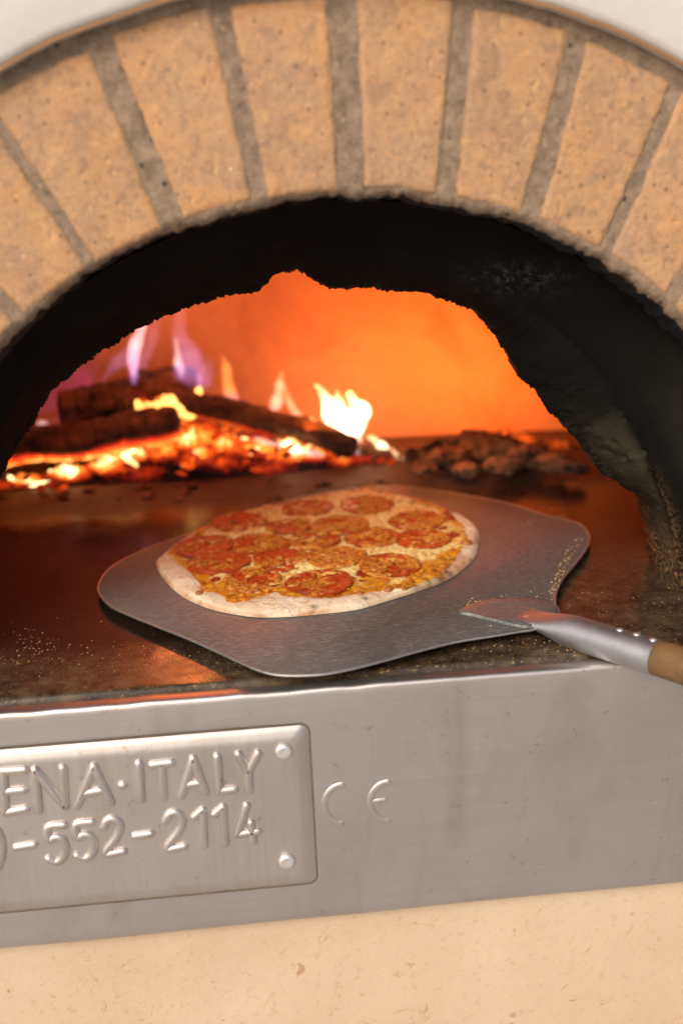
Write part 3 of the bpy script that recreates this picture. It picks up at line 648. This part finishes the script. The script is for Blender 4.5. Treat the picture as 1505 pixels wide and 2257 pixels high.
for (x, y) in ((1365, 1388), (1402, 1398), (1438, 1410)):
    # meet the tube: march along the line of sight to its surface
    d = ray(x, y); best = None
    for t in np.linspace(.6, .9, 3000):
        P = CAM + d*t; q = P - A0; rad = np.linalg.norm(q - ax*(q@ax) - upv*(-.0006))
        if rad < .0134: best = P; nn_ = q - ax*(q@ax); break
    if best is None: best = A0; nn_ = upv
    dome_rivet(best - nn_/np.linalg.norm(nn_)*.0003, nn_, .0026, .0016, sk)
P = atp(1163, 1362, .0022); dome_rivet(P, (0, 0, 1), .0048, .0018, sk)
mb = MB(); hp = [A1 + ax*s for s in (-.004, .0, .004, .02, .08, .2, .38, .40, .41)]; mb.add(*tube(hp, [.0118, .0129, .0133, .0136, .0140, .0150, .0165, .014, .008], 32)); mb.build('handle', WOOD, PEEL)

# ================================================================== PIZZA
def C3(x, y, h=0): return atp(320+x/1.98, 1050+y/1.98, h)
PO = [(48, 370), (75, 430), (130, 490), (210, 540), (330, 580), (480, 604), (620, 602), (760, 592), (900, 575), (1000, 550), (1100, 520), (1200, 487), (1300, 450), (1380, 400), (1440, 340), (1458, 260), (1445, 212), (1380, 165), (1280, 122), (1160, 92), (1070, 70), (1000, 46), (930, 52), (880, 62), (780, 78), (700, 94), (600, 118), (500, 138), (400, 162), (300, 192), (220, 232), (150, 278), (85, 328)]
TO = [(95, 345), (150, 375), (185, 410), (235, 470), (255, 505), (320, 510), (375, 548), (440, 545), (520, 515), (575, 505), (600, 525), (700, 530), (800, 530), (880, 515), (960, 505), (1060, 492), (1130, 485), (1210, 470), (1290, 425), (1350, 360), (1385, 310), (1400, 260), (1380, 205), (1300, 155), (1200, 115), (1090, 88), (1000, 56), (900, 72), (780, 88), (650, 108), (520, 148), (420, 168), (330, 195), (265, 240), (200, 265), (130, 300)]
PTH = .006
Pc = C3(740, 320)[:2]
def rf(tr, h):
    P = np.array([C3(x, y, h)[:2] for x, y in tr]) - Pc; P = catmull(P, 6, True)
    a = np.arctan2(P[:, 1], P[:, 0]); r = np.hypot(P[:, 0], P[:, 1]); o = np.argsort(a); a = a[o]; r = r[o]
    a = np.r_[a-2*math.pi, a, a+2*math.pi]; r = np.r_[r, r, r]; return lambda t: np.interp(t, a, r)
Rf, Tf0 = rf(PO, .003), rf(TO, .006)
def Tf(a):
    k = sstep(.25, .6, np.sin(a)); return Tf0(a)*(1-k) + (Rf(a) - .009 - .003*np.sin(a*9))*k
NA, NR = 620, 210
ang = np.linspace(-math.pi, math.pi, NA, endpoint=False); uu = np.r_[np.linspace(0.001, .93, NR-40), .93 + .07*np.sin(np.linspace(0, math.pi/2, 41))[1:]]
Rr = Rf(ang)*(1 + .0035*fbm(np.cos(ang)*5, np.sin(ang)*5, 0, 5, 3)); Tr = np.minimum(Tf(ang), Rr - .005)
RR = Rr[:, None]*uu[None, :]; X = Pc[0] + RR*np.cos(ang)[:, None]; Y = Pc[1] + RR*np.sin(ang)[:, None]
d = Rr[:, None] - RR; tw = (Rr - Tr)[:, None]
def pizza_h(X, Y, d, tw):
    cw = np.clip(tw, .006, .030); hc = .0038 + .0034*sstep(.006, .026, tw)
    x = np.clip(d/cw, 0, 1.0)
    prof = np.sqrt(np.clip(1-(1-np.clip(d/.0055, 0, 1))**2, 0, 1))*(.55 + .45*np.sin(np.clip(x*1.15, 0, 1)*math.pi*.62))
    crust = hc*prof
    inside = sstep(cw*.75, cw*1.15, d)
    base = .0052 + .0014*fbm(X*45, Y*45, 0, 3, 4, .55)
    h = crust*(1-inside) + base*inside
    h = h + (.0011*fbm(X*70, Y*70, 0, 6, 4, .6) + .0016*fbm(X*28, Y*28, 0, 7, 2))*sstep(0, .006, d)
    return h
H = pizza_h(X, Y, d, tw)
topm = sstep(-.003, .003, d - tw + .003*fbm(X*80, Y*80, 0, 15, 3)).clip(0, 1)
fine = fbm(X*230, Y*230, 0, 16, 3, .6); lump = np.abs(fbm(X*130, Y*130, 0, 18, 3, .6))
H = H + topm*(.0010*fine - .0030*lump + .0010)
H[:, -1] = .0003; 
PEP = [(710, 125, 100), (968, 112, 105), (1180, 180, 110), (410, 190, 128), (625, 205, 92), (850, 203, 122), (990, 252, 112), (1212, 260, 108), (256, 292, 112), (500, 285, 116), (735, 262, 104), (320, 362, 124), (600, 348, 116), (830, 340, 118), (1065, 375, 122), (468, 435, 112), (755, 447, 130)]
pcs = []
for (x, y, hw) in PEP:
    c0 = C3(x, y, .010); e = C3(x+hw, y, .010); pcs.append((c0[0], c0[1], min(np.linalg.norm(e-c0)*1.13, .0300)))
def near(P, s): return np.exp(-(((X-P[0])/s)**2 + ((Y-P[1])/s)**2))
# cheese left pale where nothing covers it, orange oil near the slices' lower rims and the border
dp = np.min([np.hypot(X-a, Y-b) - r for a, b, r in pcs], axis=0)
cheese = .59 + .42*sstep(-.001, .007, dp)*1.0 - .62*(1-sstep(.006, .022, d-tw)) + .42*fbm(X*38, Y*38, 0, 19, 4, .6)
for (x, y, s, k) in ((450, 250, .025, .5), (930, 280, .012, .5), (1120, 320, .03, .5), (780, 150, .02, .5), (1100, 120, .02, .4), (600, 430, .012, .5), (930, 400, .015, .5), (420, 390, .016, .5), (560, 150, .02, .3), (1230, 340, .02, .3)):
    cheese += k*near(C3(x, y), s)
for (x, y, s, k) in ((400, 520, .022, .9), (1250, 420, .03, .7), (1000, 480, .02, .6), (300, 200, .02, .6), (960, 60, .02, .8), (720, 520, .03, .6)):
    cheese -= k*near(C3(x, y), s)
sauce = .06 + .12*fbm(X*60, Y*60, 0, 22, 3)
for (x, y, s) in ((285, 425, .011), (310, 475, .006), (960, 450, .011), (1340, 285, .010), (1350, 200, .012), (1300, 250, .007), (330, 215, .016), (240, 440, .006), (1320, 180, .008), (690, 250, .008), (1190, 290, .01)):
    sauce += .85*near(C3(x, y), s)
toast = np.zeros_like(X)
for (x, y, s, k) in ((980, 52, .020, .9), (360, 165, .035, .55), (1330, 150, .02, .7), (1400, 400, .02, .8), (1300, 452, .015, .9), (130, 300, .016, .5), (1190, 130, .02, .6), (560, 130, .02, .6), (1050, 80, .016, .7), (1450, 300, .01, .6)):
    toast += k*near(C3(x, y), s)
toast += .55*sstep(.15, .8, np.sin(ang))[:, None]*(1-sstep(.018, .05, d))
toast = np.maximum(toast, (1-sstep(.0005, .0035, d))*.7*(.6+.8*vnoise(X*40, Y*40, 0, 26)))
char = np.zeros_like(X)
for (x, y, s) in ((1280, 462, .006), (1230, 480, .006), (1180, 498, .005), (1330, 440, .004), (740, 596, .003), (960, 560, .0025), (330, 190, .006), (270, 225, .006), (380, 168, .005), (1200, 130, .005), (1320, 170, .006), (90, 345, .003)):
    char += .9*near(C3(x, y), s)
char = char*(1-topm*.4)
PZ = empty('pizza', Vector((Pc[0], Pc[1], pz(*Pc)+.0003)), 'thin round pepperoni pizza with golden cheese and pale crust lying on the steel peel', 'pizza')
Zp = PZ0 + PZS*Y + .0004 + H
V = np.stack([X, Y, Zp], -1).reshape(-1, 3); F = grid_faces(NA, NR, closeu=True)
V = np.r_[V, [[Pc[0], Pc[1], Zp[:, 0].mean()]], [[Pc[0], Pc[1], pz(*Pc)+.0003]]]
F += [(i*NR, ((i+1) % NA)*NR, NA*NR) for i in range(NA)] + [(i*NR+NR-1, ((i+1) % NA)*NR+NR-1, NA*NR+1) for i in range(NA)]
at_ = {k: np.r_[np.clip(a, 0, 1.3).ravel(), [.5, 0]] for k, a in dict(top=topm, cheese=cheese, sauce=sauce, toast=toast, char=char).items()}
fix_normals(build('pizza_base', V, F, PIZZA, PZ, attrs=at_))
def surf(x, y):
    x = np.asarray(x, float); y = np.asarray(y, float)
    a = np.arctan2(y-Pc[1], x-Pc[0]); r = np.hypot(x-Pc[0], y-Pc[1]); R0 = Rf(a); T0 = np.minimum(Tf(a), R0-.005)
    return PZ0 + PZS*y + .0004 + pizza_h(x, y, R0-r, R0-T0)
COVER = [.75, .8, .8, .75, .9, .95, .75, .85, .6, .85, .8, .6, .75, 1.1, .9, .85, .55]
for k, (cx, cy_, r) in enumerate(pcs):
    na, nr_ = 130, 46; V = []; rimv = []; gv = []; off = (COVER[k]-.78)*1.1
    tilt = (random.uniform(-.035, .035), random.uniform(-.035, .035)); lift = random.uniform(.0008, .0018); cup = random.uniform(.0002, .0012)
    aa = np.linspace(0, 2*math.pi, na, endpoint=False); wob = 1 + .07*fbm(np.cos(aa)*2, np.sin(aa)*2, k*5, 33, 3)
    us = np.r_[np.linspace(.01, .9, nr_-6), .94, .97, .99, 1.0, 1.0, .985]
    for i in range(na):
        rr_ = r*wob[i]*us; x = cx + rr_*np.cos(aa[i]); y = cy_ + rr_*np.sin(aa[i]); z = surf(x, y)
        zs_ = z*.55 + surf(cx, cy_)*.45
        top = zs_ + lift + cup*us**3 + tilt[0]*(x-cx) + tilt[1]*(y-cy_) + .0007*fbm(x*90, y*90, k, 34, 3) + .0006*fbm(x*300, y*300, k, 35, 2)
        gm = sstep(-.03, .12, fbm(x*52+k*7, y*70, k, 61, 4, .6) + off - .02); gv += list(gm)
        top = top + gm*(.0006 + .0026*np.abs(fbm(x*210, y*260, k, 62, 3, .6)))*sstep(1.0, .93, us)
        top[-3] -= .0003; top[-2] -= .0012; top[-1] = min(top[-1]-.0022, z[-1]-.0002)
        V += list(zip(x, y, top)); rimv += list(sstep(.78, 1.0, us)*(1 if k in (3, 5, 8) else .6))
    nr2 = len(us); F = grid_faces(na, nr2, closeu=True) + [tuple(i*nr2 for i in range(na))]
    fix_normals(build('pepperoni', V, F, PEPP, PZ, attrs={'rim': rimv, 'gold': gv}))
# browned crumbled cheese and shreds strewn over the slices
mb = MB()
def lumpat(x, y, sx, sy, sz, rot, tone, lift=0.0009):
    V0, F0 = ICO2; k = random.random()*99
    q = V0*(1 + .55*fbm(V0[:, 0]*1.9+k, V0[:, 1]*1.9, V0[:, 2]*1.9, 3, 3, .6))[:, None]*np.array([sx, sy, sz])
    c_, s_ = math.cos(rot), math.sin(rot); q = np.c_[q[:, 0]*c_-q[:, 1]*s_, q[:, 0]*s_+q[:, 1]*c_, q[:, 2]]
    gx, gy = x + q[:, 0], y + q[:, 1]; z = surf(gx, gy)
    on = min([math.hypot(x-a, y-b)-r for a, b, r in pcs]) < 0
    mb.add(np.c_[gx, gy, z + q[:, 2] + lift + (.0016 if on else 0)], F0, tone)
for k, (cx, cy_, r) in enumerate(pcs):
    ca, cr = random.uniform(0, 6.28), r*random.uniform(.1, .4); ox, oy = cx+cr*math.cos(ca), cy_+cr*math.sin(ca)
    for q in range(int(13*COVER[k])):
        a = random.uniform(0, 6.28); rr_ = r*.95*math.sqrt(random.random())
        x, y = cx+rr_*math.cos(a), cy_+rr_*math.sin(a)
        if math.hypot(x-ox, y-oy) > r*random.uniform(.55, 1.15): continue
        s = random.choice((.0009, .0013, .0019, .0028, .0036)); tone = min(1, max(0, random.gauss(.42, .2)))
        lumpat(x, y, s*random.uniform(1, 2.3), s, s*random.uniform(.25, .45), random.uniform(-.5, .9), tone, .0005)
for q in range(420):
    a = random.uniform(0, 6.28); t = math.sqrt(random.random())*.96; T0 = float(min(Tf(a), Rf(a)-.005)); x, y = Pc[0]+T0*t*math.cos(a), Pc[1]+T0*t*math.sin(a)
    s = random.choice((.0010, .0013, .0018, .0024)); lumpat(x, y, s*random.uniform(1, 2.4), s, s*.3, random.uniform(-.6, 1.0), min(1, max(0, random.gauss(.55, .25))), .0001)
o = mb.build('browned_cheese', CRUMB, PZ, attr='tone'); tag(o, kind='stuff', label='golden browned crumbled cheese strewn over the slices')
for (x, y, s) in ((935, 502, .0040), (1060, 480, .0042), (1130, 474, .0028), (1400, 285, .006), (235, 503, .0035), (1380, 240, .003), (1300, 405, .003)):
    c0 = C3(x, y, .008); V0, F0 = ICO3; q = V0*(1+.12*fbm(V0[:, 0]*2, V0[:, 1]*2, V0[:, 2]*2+x, 4, 2))[:, None]*np.array([s, s*.9, s*.6])
    b2 = MB(); b2.add(q + np.array([c0[0], c0[1], float(surf(c0[0], c0[1]))+s*.1]), F0); b2.build('blister', BLIS, PZ)
mb = MB()
for q in range(170):
    a = random.uniform(0, 6.28); t = math.sqrt(random.random())*.95; T0 = float(Tf(a)); x, y = Pc[0]+T0*t*math.cos(a), Pc[1]+T0*t*math.sin(a)
    s = random.uniform(.0004, .0009); z = float(surf(x, y)) + .0012
    on = min([math.hypot(x-a_, y-b_)-r for a_, b_, r in pcs]) < 0
    mb.add(ICO1[0]*np.array([s*1.6, s, s*.5]) + np.array([x, y, z+(.001 if on else 0)]), ICO1[1])
tag(mb.build('dried_herbs', HERB, PZ), kind='stuff')

# ================================================================== cornmeal
mb = MB()
def grain(x, y, z, s=None):
    s = s or random.uniform(.00035, .0010); k = ICO1[0]*np.array([s*random.uniform(.8, 1.7), s, s*.7])*(1+.25*rng.standard_normal(len(ICO1[0])))[:, None]
    mb.add(k + np.array([x, y, z+s*.4]), ICO1[1])
for q in range(380):
    px_, py_ = random.choice([(random.uniform(-20, 700), random.gauss(1440, 32)), (random.gauss(90, 70), random.gauss(1430, 22)), (random.uniform(1180, 1560), random.gauss(1345, 38)), (random.uniform(1000, 1350), random.gauss(1425, 12))])
    P = at(px_, py_, 2, 0)
    if .017 < P[1] < .30: grain(P[0], P[1], -.0002, random.uniform(.00025, .0006))
tag(mb.build('cornmeal', MEAL), 'scattered yellow cornmeal grains on the dark hearth along the ledge', 'cornmeal', kind='stuff')
mb = MB()
for q in range(330):
    u = random.random()
    if u < .28: px_, py_ = random.uniform(1030, 1110), random.gauss(1336, 9)
    elif u < .5: px_, py_ = random.uniform(1110, 1225), random.gauss(1330, 9)
    elif u < .8:
        t = random.random(); px_, py_ = 1218+68*t**1.4 - abs(random.gauss(0, 11)), 1335-150*t
    elif u < .9: px_, py_ = random.gauss(1120, 40), random.gauss(1345, 10)
    else: px_, py_ = random.uniform(1130, 1280), 1112+ (random.random()*40)+10
    P = atp(px_, py_)
    inside = (px_ < 1290)
    if inside: grain(P[0], P[1], pz(P[0], P[1])+.0001, random.uniform(.0003, .00085))
tag(mb.build('spilled_cornmeal', MEAL), 'yellow cornmeal grains caught along the edge and tang of the steel peel', 'cornmeal', kind='stuff')

# ================================================================== FIRE
def log(P0, P1, r, label, hotf, seed, sag=0.0, name='firewood_log', rough=.24):
    P0, P1 = np.array(P0), np.array(P1); n, seg = 90, 40; t = np.linspace(0, 1, n)
    L = np.linalg.norm(P1-P0); ax_ = (P1-P0)/L; a = np.cross(ax_, (0, 0, 1)); a /= np.linalg.norm(a); b = np.cross(a, ax_)
    V = []; hot = []
    for i in range(n):
        c0 = P0 + (P1-P0)*t[i] + b*(sag*math.sin(math.pi*t[i])) + b*.006*float(vnoise(t[i]*4, seed, 0, 3))
        e = min(1, math.sqrt(max(0.0, min(t[i], 1-t[i])/.03)))
        e = .55+.45*e if 0 < i < n-1 else .01
        q = np.arange(seg)/seg*2*math.pi
        rr_ = r*e*(1 + rough*fbm(np.cos(q)*1.4+seed, np.sin(q)*1.4, t[i]*L*22, seed, 3) - .10*(np.abs(vnoise(np.cos(q)*1.5, np.sin(q)*1.5, t[i]*L*60+seed, 9)) < .12))
        pts = c0 + (np.cos(q)*rr_)[:, None]*a + (np.sin(q)*rr_)[:, None]*b
        V += list(pts); hot += [hotf(t[i], math.sin(k)) for k in q]
    F = [(i*seg+k, i*seg+(k+1) % seg, (i+1)*seg+(k+1) % seg, (i+1)*seg+k) for i in range(n-1) for k in range(seg)] + [tuple(range(seg)), tuple((n-1)*seg+k for k in range(seg))]
    o = build(name, V, F, BARK, None, attrs={'hot': hot}); fix_normals(o); return tag(o, label, 'log', 'burning logs in the oven')
log(aty(-70, 1010, .60), aty(400, 925, .62), .024, 'brown charred log lying at the left above the bright band of embers', lambda t, s: .9*max(0, -s)*1.0 + .1, 3)
log(aty(290, 845, .70), aty(790, 985, .60), .0165, 'long black burning log slanting down to the right under the small flames', lambda t, s: 1.0*max(0, -s-.2)*(1-t*.5), 8, sag=-.006)
log(aty(560, 905, .72), aty(960, 1052, .60), .014, 'thin charred stick end sloping down to the right beside the brightest flame', lambda t, s: .6*max(0, -s), 12)
log(aty(130, 900, .72), aty(440, 850, .72), .027, 'thick dark log at the back behind the purple flames', lambda t, s: .1, 15)
log(aty(300, 905, .66), aty(450, 880, .68), .016, 'short red glowing log stub crossing between the two long logs', lambda t, s: 1.05, 21)
log(aty(520, 1048, .60), aty(1010, 1040, .70), .017, 'low dull brown log lying flat on the ash behind the pizza', lambda t, s: .08, 27)
log(aty(-90, 1095, .56), aty(330, 1075, .60), .012, 'low dark charred log on the hearth in front of the bright embers', lambda t, s: .1, 31)
# ember bed
mb = MB()
BED = [((-40, 1075), 26, 1.00, .60), ((60, 1058), 24, 1.05, .60), ((150, 1035), 30, 1.15, .60), ((230, 1018), 30, 1.1, .60), ((290, 1000), 18, 1.35, .59), ((350, 985), 36, .95, .60), ((430, 965), 45, .95, .60),
       ((440, 1000), 35, .78, .58), ((500, 975), 40, .95, .60), ((560, 985), 32, .95, .60), ((640, 985), 18, 1.4, .585), ((620, 1000), 30, .85, .59), ((690, 995), 26, .95, .60), ((750, 1010), 22, .75, .60), ((380, 930), 30, .8, .63), ((330, 880), 26, .62, .66),
       ((500, 1010), 40, .62, .57), ((600, 1020), 40, .52, .57), ((820, 1020), 30, .5, .60), ((300, 1040), 40, .55, .57), ((100, 1080), 40, .5, .56)]
for (p, sp, hot, Y) in BED:
    for q in range(9):
        x, y = p[0] + random.gauss(0, sp*.75), p[1] + random.gauss(0, sp*.30) + abs(random.gauss(0, 1))*3
        P = aty(x, y, Y + random.gauss(0, .012)); P[2] = max(P[2], .004); s = random.uniform(.0025, .006)
        k = random.random()*50; V0 = ICO2[0]*(1+.75*fbm(ICO2[0][:, 0]*1.6+k, ICO2[0][:, 1]*1.6, ICO2[0][:, 2]*1.6, 3, 3))[:, None]*np.array([s*random.uniform(1, 2.4), s, s*random.uniform(.5, .9)])
        an = random.uniform(-.7, .7); V0 = np.c_[V0[:, 0]*math.cos(an)-V0[:, 2]*math.sin(an), V0[:, 1], V0[:, 0]*math.sin(an)+V0[:, 2]*math.cos(an)]
        mb.add(V0 + P, ICO2[1], max(.1, hot*random.gauss(.78, .16)))
# the heap itself: one rough continuous mound of coals
def heap(xs_, f_, y0, Yt, Yb, seed, amp, nv_=70, n_=520):
    X = np.linspace(xs_[0], xs_[-1], n_); top = np.interp(X, xs_, f_); pts = []; meta = []
    for x, t_ in zip(X, top):
        for v in np.linspace(0, 1, nv_):
            y = t_ + (y0 - t_)*v
            P = aty(x, y, Yt + (Yb-Yt)*v); pts.append(P); meta.append((x, y, v))
        pts[-1][2] = -.004
    pts = np.array(pts); meta = np.array(meta)
    nn = fbm(pts[:, 0]*60, pts[:, 1]*60, pts[:, 2]*60, seed, 5, .6); n2 = np.abs(fbm(pts[:, 0]*140, pts[:, 1]*140, pts[:, 2]*140, seed+3, 3, .6))
    k = np.sin(np.clip(meta[:, 2], 0, 1)*math.pi)**.4 + .4
    pts[:, 1] -= amp*(nn*.8 - n2*.9)*k; pts[:, 2] += amp*(nn*.7 - n2*.6)*(1-meta[:, 2])
    back = pts.reshape(n_, nv_, 3)[:, 0].copy(); return pts, meta, nn, n2, grid_faces(n_, nv_)
pts, meta, nn, n2, F = heap([-130, 0, 100, 200, 290, 380, 440, 520, 640, 750, 860, 930], [1075, 1062, 1042, 1015, 992, 945, 925, 945, 968, 990, 1020, 1050], 1094, .600, .555, 91, .010)
hot = np.zeros(len(pts))
for (p, sp, h_, Y) in BED:
    hot = np.maximum(hot, h_*.98*np.exp(-((meta[:, 0]-p[0])/(sp*1.9))**2 - ((meta[:, 1]-p[1])/(sp*.75+6))**2))
hot = np.maximum(hot, .30*(1-meta[:, 2])) * (1 + .55*nn) - .28*n2
hot *= 1 - .75*sstep(1055, 1085, meta[:, 1] - .03*np.minimum(meta[:, 0], 0))*sstep(30, 160, meta[:, 0]); hot = np.clip(hot, 0, 1.4)
for p_, h_ in zip(pts, hot): mb.A.append(h_)
n0 = len(mb.V); mb.V += [tuple(p) for p in pts]; mb.F += [tuple(n0+i for i in f) for f in F]
mb.A = [a*.93 for a in mb.A]
tag(mb.build('ember_bed', COAL, attr='hot'), 'bed of glowing orange and red embers heaped under the logs', 'embers', kind='stuff')
# dead coals at the right
CH = [(985, 1010, .70, .034), (1040, 985, .76, .040), (1095, 990, .78, .044), (1110, 1025, .70, .026), (1165, 1005, .74, .034), (1030, 1035, .66, .022), (1215, 1018, .72, .028), (1262, 1030, .72, .020), (930, 1035, .66, .020), (1310, 1042, .74, .014), (1075, 1050, .62, .014), (1160, 1048, .62, .016), (890, 1052, .62, .014)]
CH = [c_ for c_ in CH if c_[3] > .018]
LB = ['large', 'tall', 'biggest', 'medium', 'rough', 'small', 'knobbly', 'little', 'pale', 'tiny', 'flat', 'rounded', 'smooth']
for i, (x, y, Y, r) in enumerate(CH):
    P = at(x, min(y + 34, 1062), 2, 0); V0, F0 = ICO4; q = V0*(1+.55*fbm(V0[:, 0]*1.3+i*7, V0[:, 1]*1.3, V0[:, 2]*1.3, 5, 6, .65) - .45*np.abs(fbm(V0[:, 0]*2.6+i, V0[:, 1]*2.6, V0[:, 2]*2.6, 9, 4, .6)))[:, None]*np.array([r*1.25, r, r*.8])
    r *= .72; P[2] = max(aty(x, y, P[1])[2], r*.45); q *= .72; q[:, 2] *= .8
    o = build('charcoal_lump', q+P, F0, ASHCOAL); tag(o, f'{LB[i]} ash crusted coal lump in the brown heap right of the flames', 'charcoal', 'coal lumps heaped at the right of the fire')
pts, meta, nn, n2, F = heap([790, 850, 910, 980, 1040, 1110, 1180, 1250, 1330, 1440], [1040, 1012, 985, 962, 945, 942, 960, 975, 998, 1030], 1062, .600, .545, 95, .016)
o = build('ash_mound', pts, F, ASHCOAL); fix_normals(o); tag(o, 'low brown mound of ash and clinker behind the coal lumps at right', 'ash', kind='stuff')
# small loose bits on the ash in front
mb = MB()
for q in range(45):
    P = at(random.uniform(-60, 900), random.uniform(1062, 1105), 2, 0); s = random.uniform(.002, .006)
    V0 = ICO1[0]*(1+.25*rng.standard_normal(len(ICO1[0])))[:, None]*np.array([s*1.4, s, s*.6]); mb.add(V0+np.array([P[0], P[1], s*.3]), ICO1[1])
tag(mb.build('ash_and_cinders', ASHCOAL), 'dark cinders and ash strewn on the hearth before the logs', 'cinders', kind='stuff')
# flames: closed tongues of glowing gas
def flame(pts, Y, mat, label, group=None, depth=.75):
    P = np.array([list(aty(x, y, Y)) + [w_*(.0+1)/ (CF/((aty(x, y, Y)-CAM)@FWD))] for x, y, w_ in pts]); P = catmull(P, 6); n = len(P); seg = 18
    P[:, 1] += .010*np.array([float(vnoise(i*.25, Y*50, 0, 3)) for i in range(n)])
    P[:, 3] *= 1 + .28*np.array([float(vnoise(i*.33, pts[0][0]*.1, 0, 7)) for i in range(n)]); P[:, 0] += P[:, 3]*.35*np.array([float(vnoise(i*.22, pts[0][0]*.2, 1, 8)) for i in range(n)])
    V, F = tube(P[:, :3], np.maximum(P[:, 3], .0004), seg, (0, 1, 0), depth); b = MB(); b.add(V, F); o = b.build('flame', mat); return tag(o, label, 'flame', group)
flame([(60, 900, 6), (110, 890, 22), (160, 850, 30), (200, 800, 22), (240, 740, 10)], .76, FL_MAUVE, 'broad dim purple glow flame at the far left behind the brown log')
G = 'flames rising from the logs'
flame([(335, 560, 4), (340, 620, 10), (330, 670, 13), (308, 730, 13), (299, 775, 14), (298, 820, 11), (302, 860, 5)], .66, FL_PINK, 'narrow white pink flame, leftmost tall one touching the dark rim', G)
flame([(352, 690, 6), (338, 735, 14), (318, 790, 18), (300, 850, 22), (305, 905, 10)], .72, FL_VIOLET, 'faint violet flame wrapped round the narrow white one', G)
flame([(225, 840, 4), (258, 800, 14), (285, 780, 16), (300, 750, 8)], .74, FL_VIOLET, 'short violet wisp left of the narrow white flame', G)
flame([(400, 670, 8), (398, 720, 18), (408, 770, 24), (425, 815, 30), (432, 850, 22), (425, 868, 6)], .68, FL_VIOLET, 'tall pale violet flame with rounded foot left of centre', G)
flame([(462, 790, 4), (460, 815, 13), (448, 845, 16), (430, 862, 5)], .67, FL_VIOLET, 'small lilac curl at the foot of the tall violet flame', G)
flame([(388, 745, 3), (392, 785, 8), (396, 812, 9), (402, 835, 3)], .67, FL_PINK, 'tiny lilac bright tongue inside the tall violet flame', G)
flame([(486, 782, 3), (500, 812, 10), (505, 845, 13), (518, 880, 12), (545, 905, 8), (572, 915, 4)], .66, FL_ORANGE, 'slim orange flame curving down to a violet foot', G)
flame([(530, 830, 3), (545, 860, 12), (540, 890, 12), (550, 905, 4)], .69, FL_MAUVE, 'dim magenta flame just right of the slim orange one', G)
flame([(622, 818, 3), (620, 850, 10), (610, 885, 14), (604, 908, 7)], .66, FL_PEACH, 'upright pale orange flame tip left of the brightest flame', G)
flame([(628, 850, 3), (640, 890, 10), (660, 920, 11), (690, 942, 9), (725, 955, 4)], .655, FL_PEACH, 'pale orange flame sweeping down to the right into the brightest flame', G)
flame([(694, 845, 3), (712, 868, 11), (728, 893, 17), (742, 925, 25), (760, 950, 25), (778, 966, 8)], .645, FL_WHITE, 'brightest white yellow flame at the middle of the fire', G)
flame([(742, 858, 2), (748, 885, 10), (762, 920, 17), (778, 952, 16), (785, 966, 5)], .652, FL_WHITE, 'pointed white tongue between the two lobes of the brightest flame', G)
flame([(768, 862, 3), (778, 882, 14), (796, 905, 19), (800, 930, 18), (790, 958, 8)], .64, FL_WHITE, 'rounded white flame lobe at the right of the brightest flame', G)
flame([(672, 928, 3), (688, 934, 13), (706, 944, 11), (722, 950, 4)], .645, FL_WHITE, 'small white flame blob at the left foot of the brightest flame', G)
flame([(786, 962, 10), (780, 990, 17), (772, 1015, 18), (768, 1032, 5)], .635, FL_PINK, 'pink flame hanging below the log end under the brightest flame', G)
flame([(808, 962, 3), (825, 970, 9), (845, 985, 9), (860, 997, 4)], .63, FL_WHITE, 'small white flame just right of the pink hanging one', G)
flame([(862, 990, 3), (880, 1008, 10), (903, 1020, 13), (925, 1018, 9), (940, 1005, 3)], .62, FL_WHITE, 'low white flame farthest right on the end of the stick', G)
flame([(860, 985, 3), (870, 1000, 7), (878, 1015, 4)], .62, FL_VIOLET, 'tiny violet flame linking the two small white ones at right', G)
flame([(612, 972, 4), (630, 982, 12), (650, 990, 12), (668, 996, 5)], .585, FL_WHITE, 'flat white flame licking over the embers below the long log', G)
flame([(560, 968, 4), (590, 976, 9), (690, 1000, 8), (715, 1006, 3)], .587, FL_PINK, 'long flat pink flame along the embers below the long log', G)
flame([(90, 930, 4), (130, 925, 14), (180, 900, 22), (190, 850, 20), (180, 800, 8)], .70, FL_MAUVE, 'dim purple glow flame at the far left against the dark wall', G)
flame([(78, 938, 3), (90, 936, 7), (104, 934, 3)], .66, FL_PINK, 'tiny pink flame at the far left end of the brown log', G)
# lamps standing in for the fire's light
def fire_light(x, y, Y, e, r, colr):
    l = bpy.data.lights.new('fire_light', 'POINT'); l.energy = e; l.shadow_soft_size = r; l.color = colr
    o = bpy.data.objects.new('fire_light', l); COL.objects.link(o); o.location = aty(x, y, Y); return o
def wall_glow_panel(x, y, Y, e, sx, sy, colr, aim):  # unseen panel added over the logs to brighten the back wall
    l = bpy.data.lights.new('added_wall_glow', 'AREA'); l.energy = e; l.shape = 'RECTANGLE'; l.size = sx; l.size_y = sy; l.color = colr
    o = bpy.data.objects.new('added_wall_glow', l); COL.objects.link(o); o.location = aty(x, y, Y)
    o.rotation_euler = (Vector(aty(*aim)) - o.location).to_track_quat('-Z', 'Y').to_euler(); return o
wall_glow_panel(930, 870, .585, .88, .30, .10, (1, .21, .028), (880, 740, .98))
wall_glow_panel(1130, 900, .585, .28, .14, .10, (1, .22, .03), (1150, 780, .98))
wall_glow_panel(420, 850, .60, .02, .20, .03, (1, .16, .04), (400, 600, .98))
fire_light(790, 900, .62, .04, .02, (1, .36, .10))
fire_light(980, 925, .48, .10, .012, (1, .30, .06))  # added in front of the ash mound to light its face; no flame there
fire_light(325, 545, .56, .95, .022, (1, .22, .05))
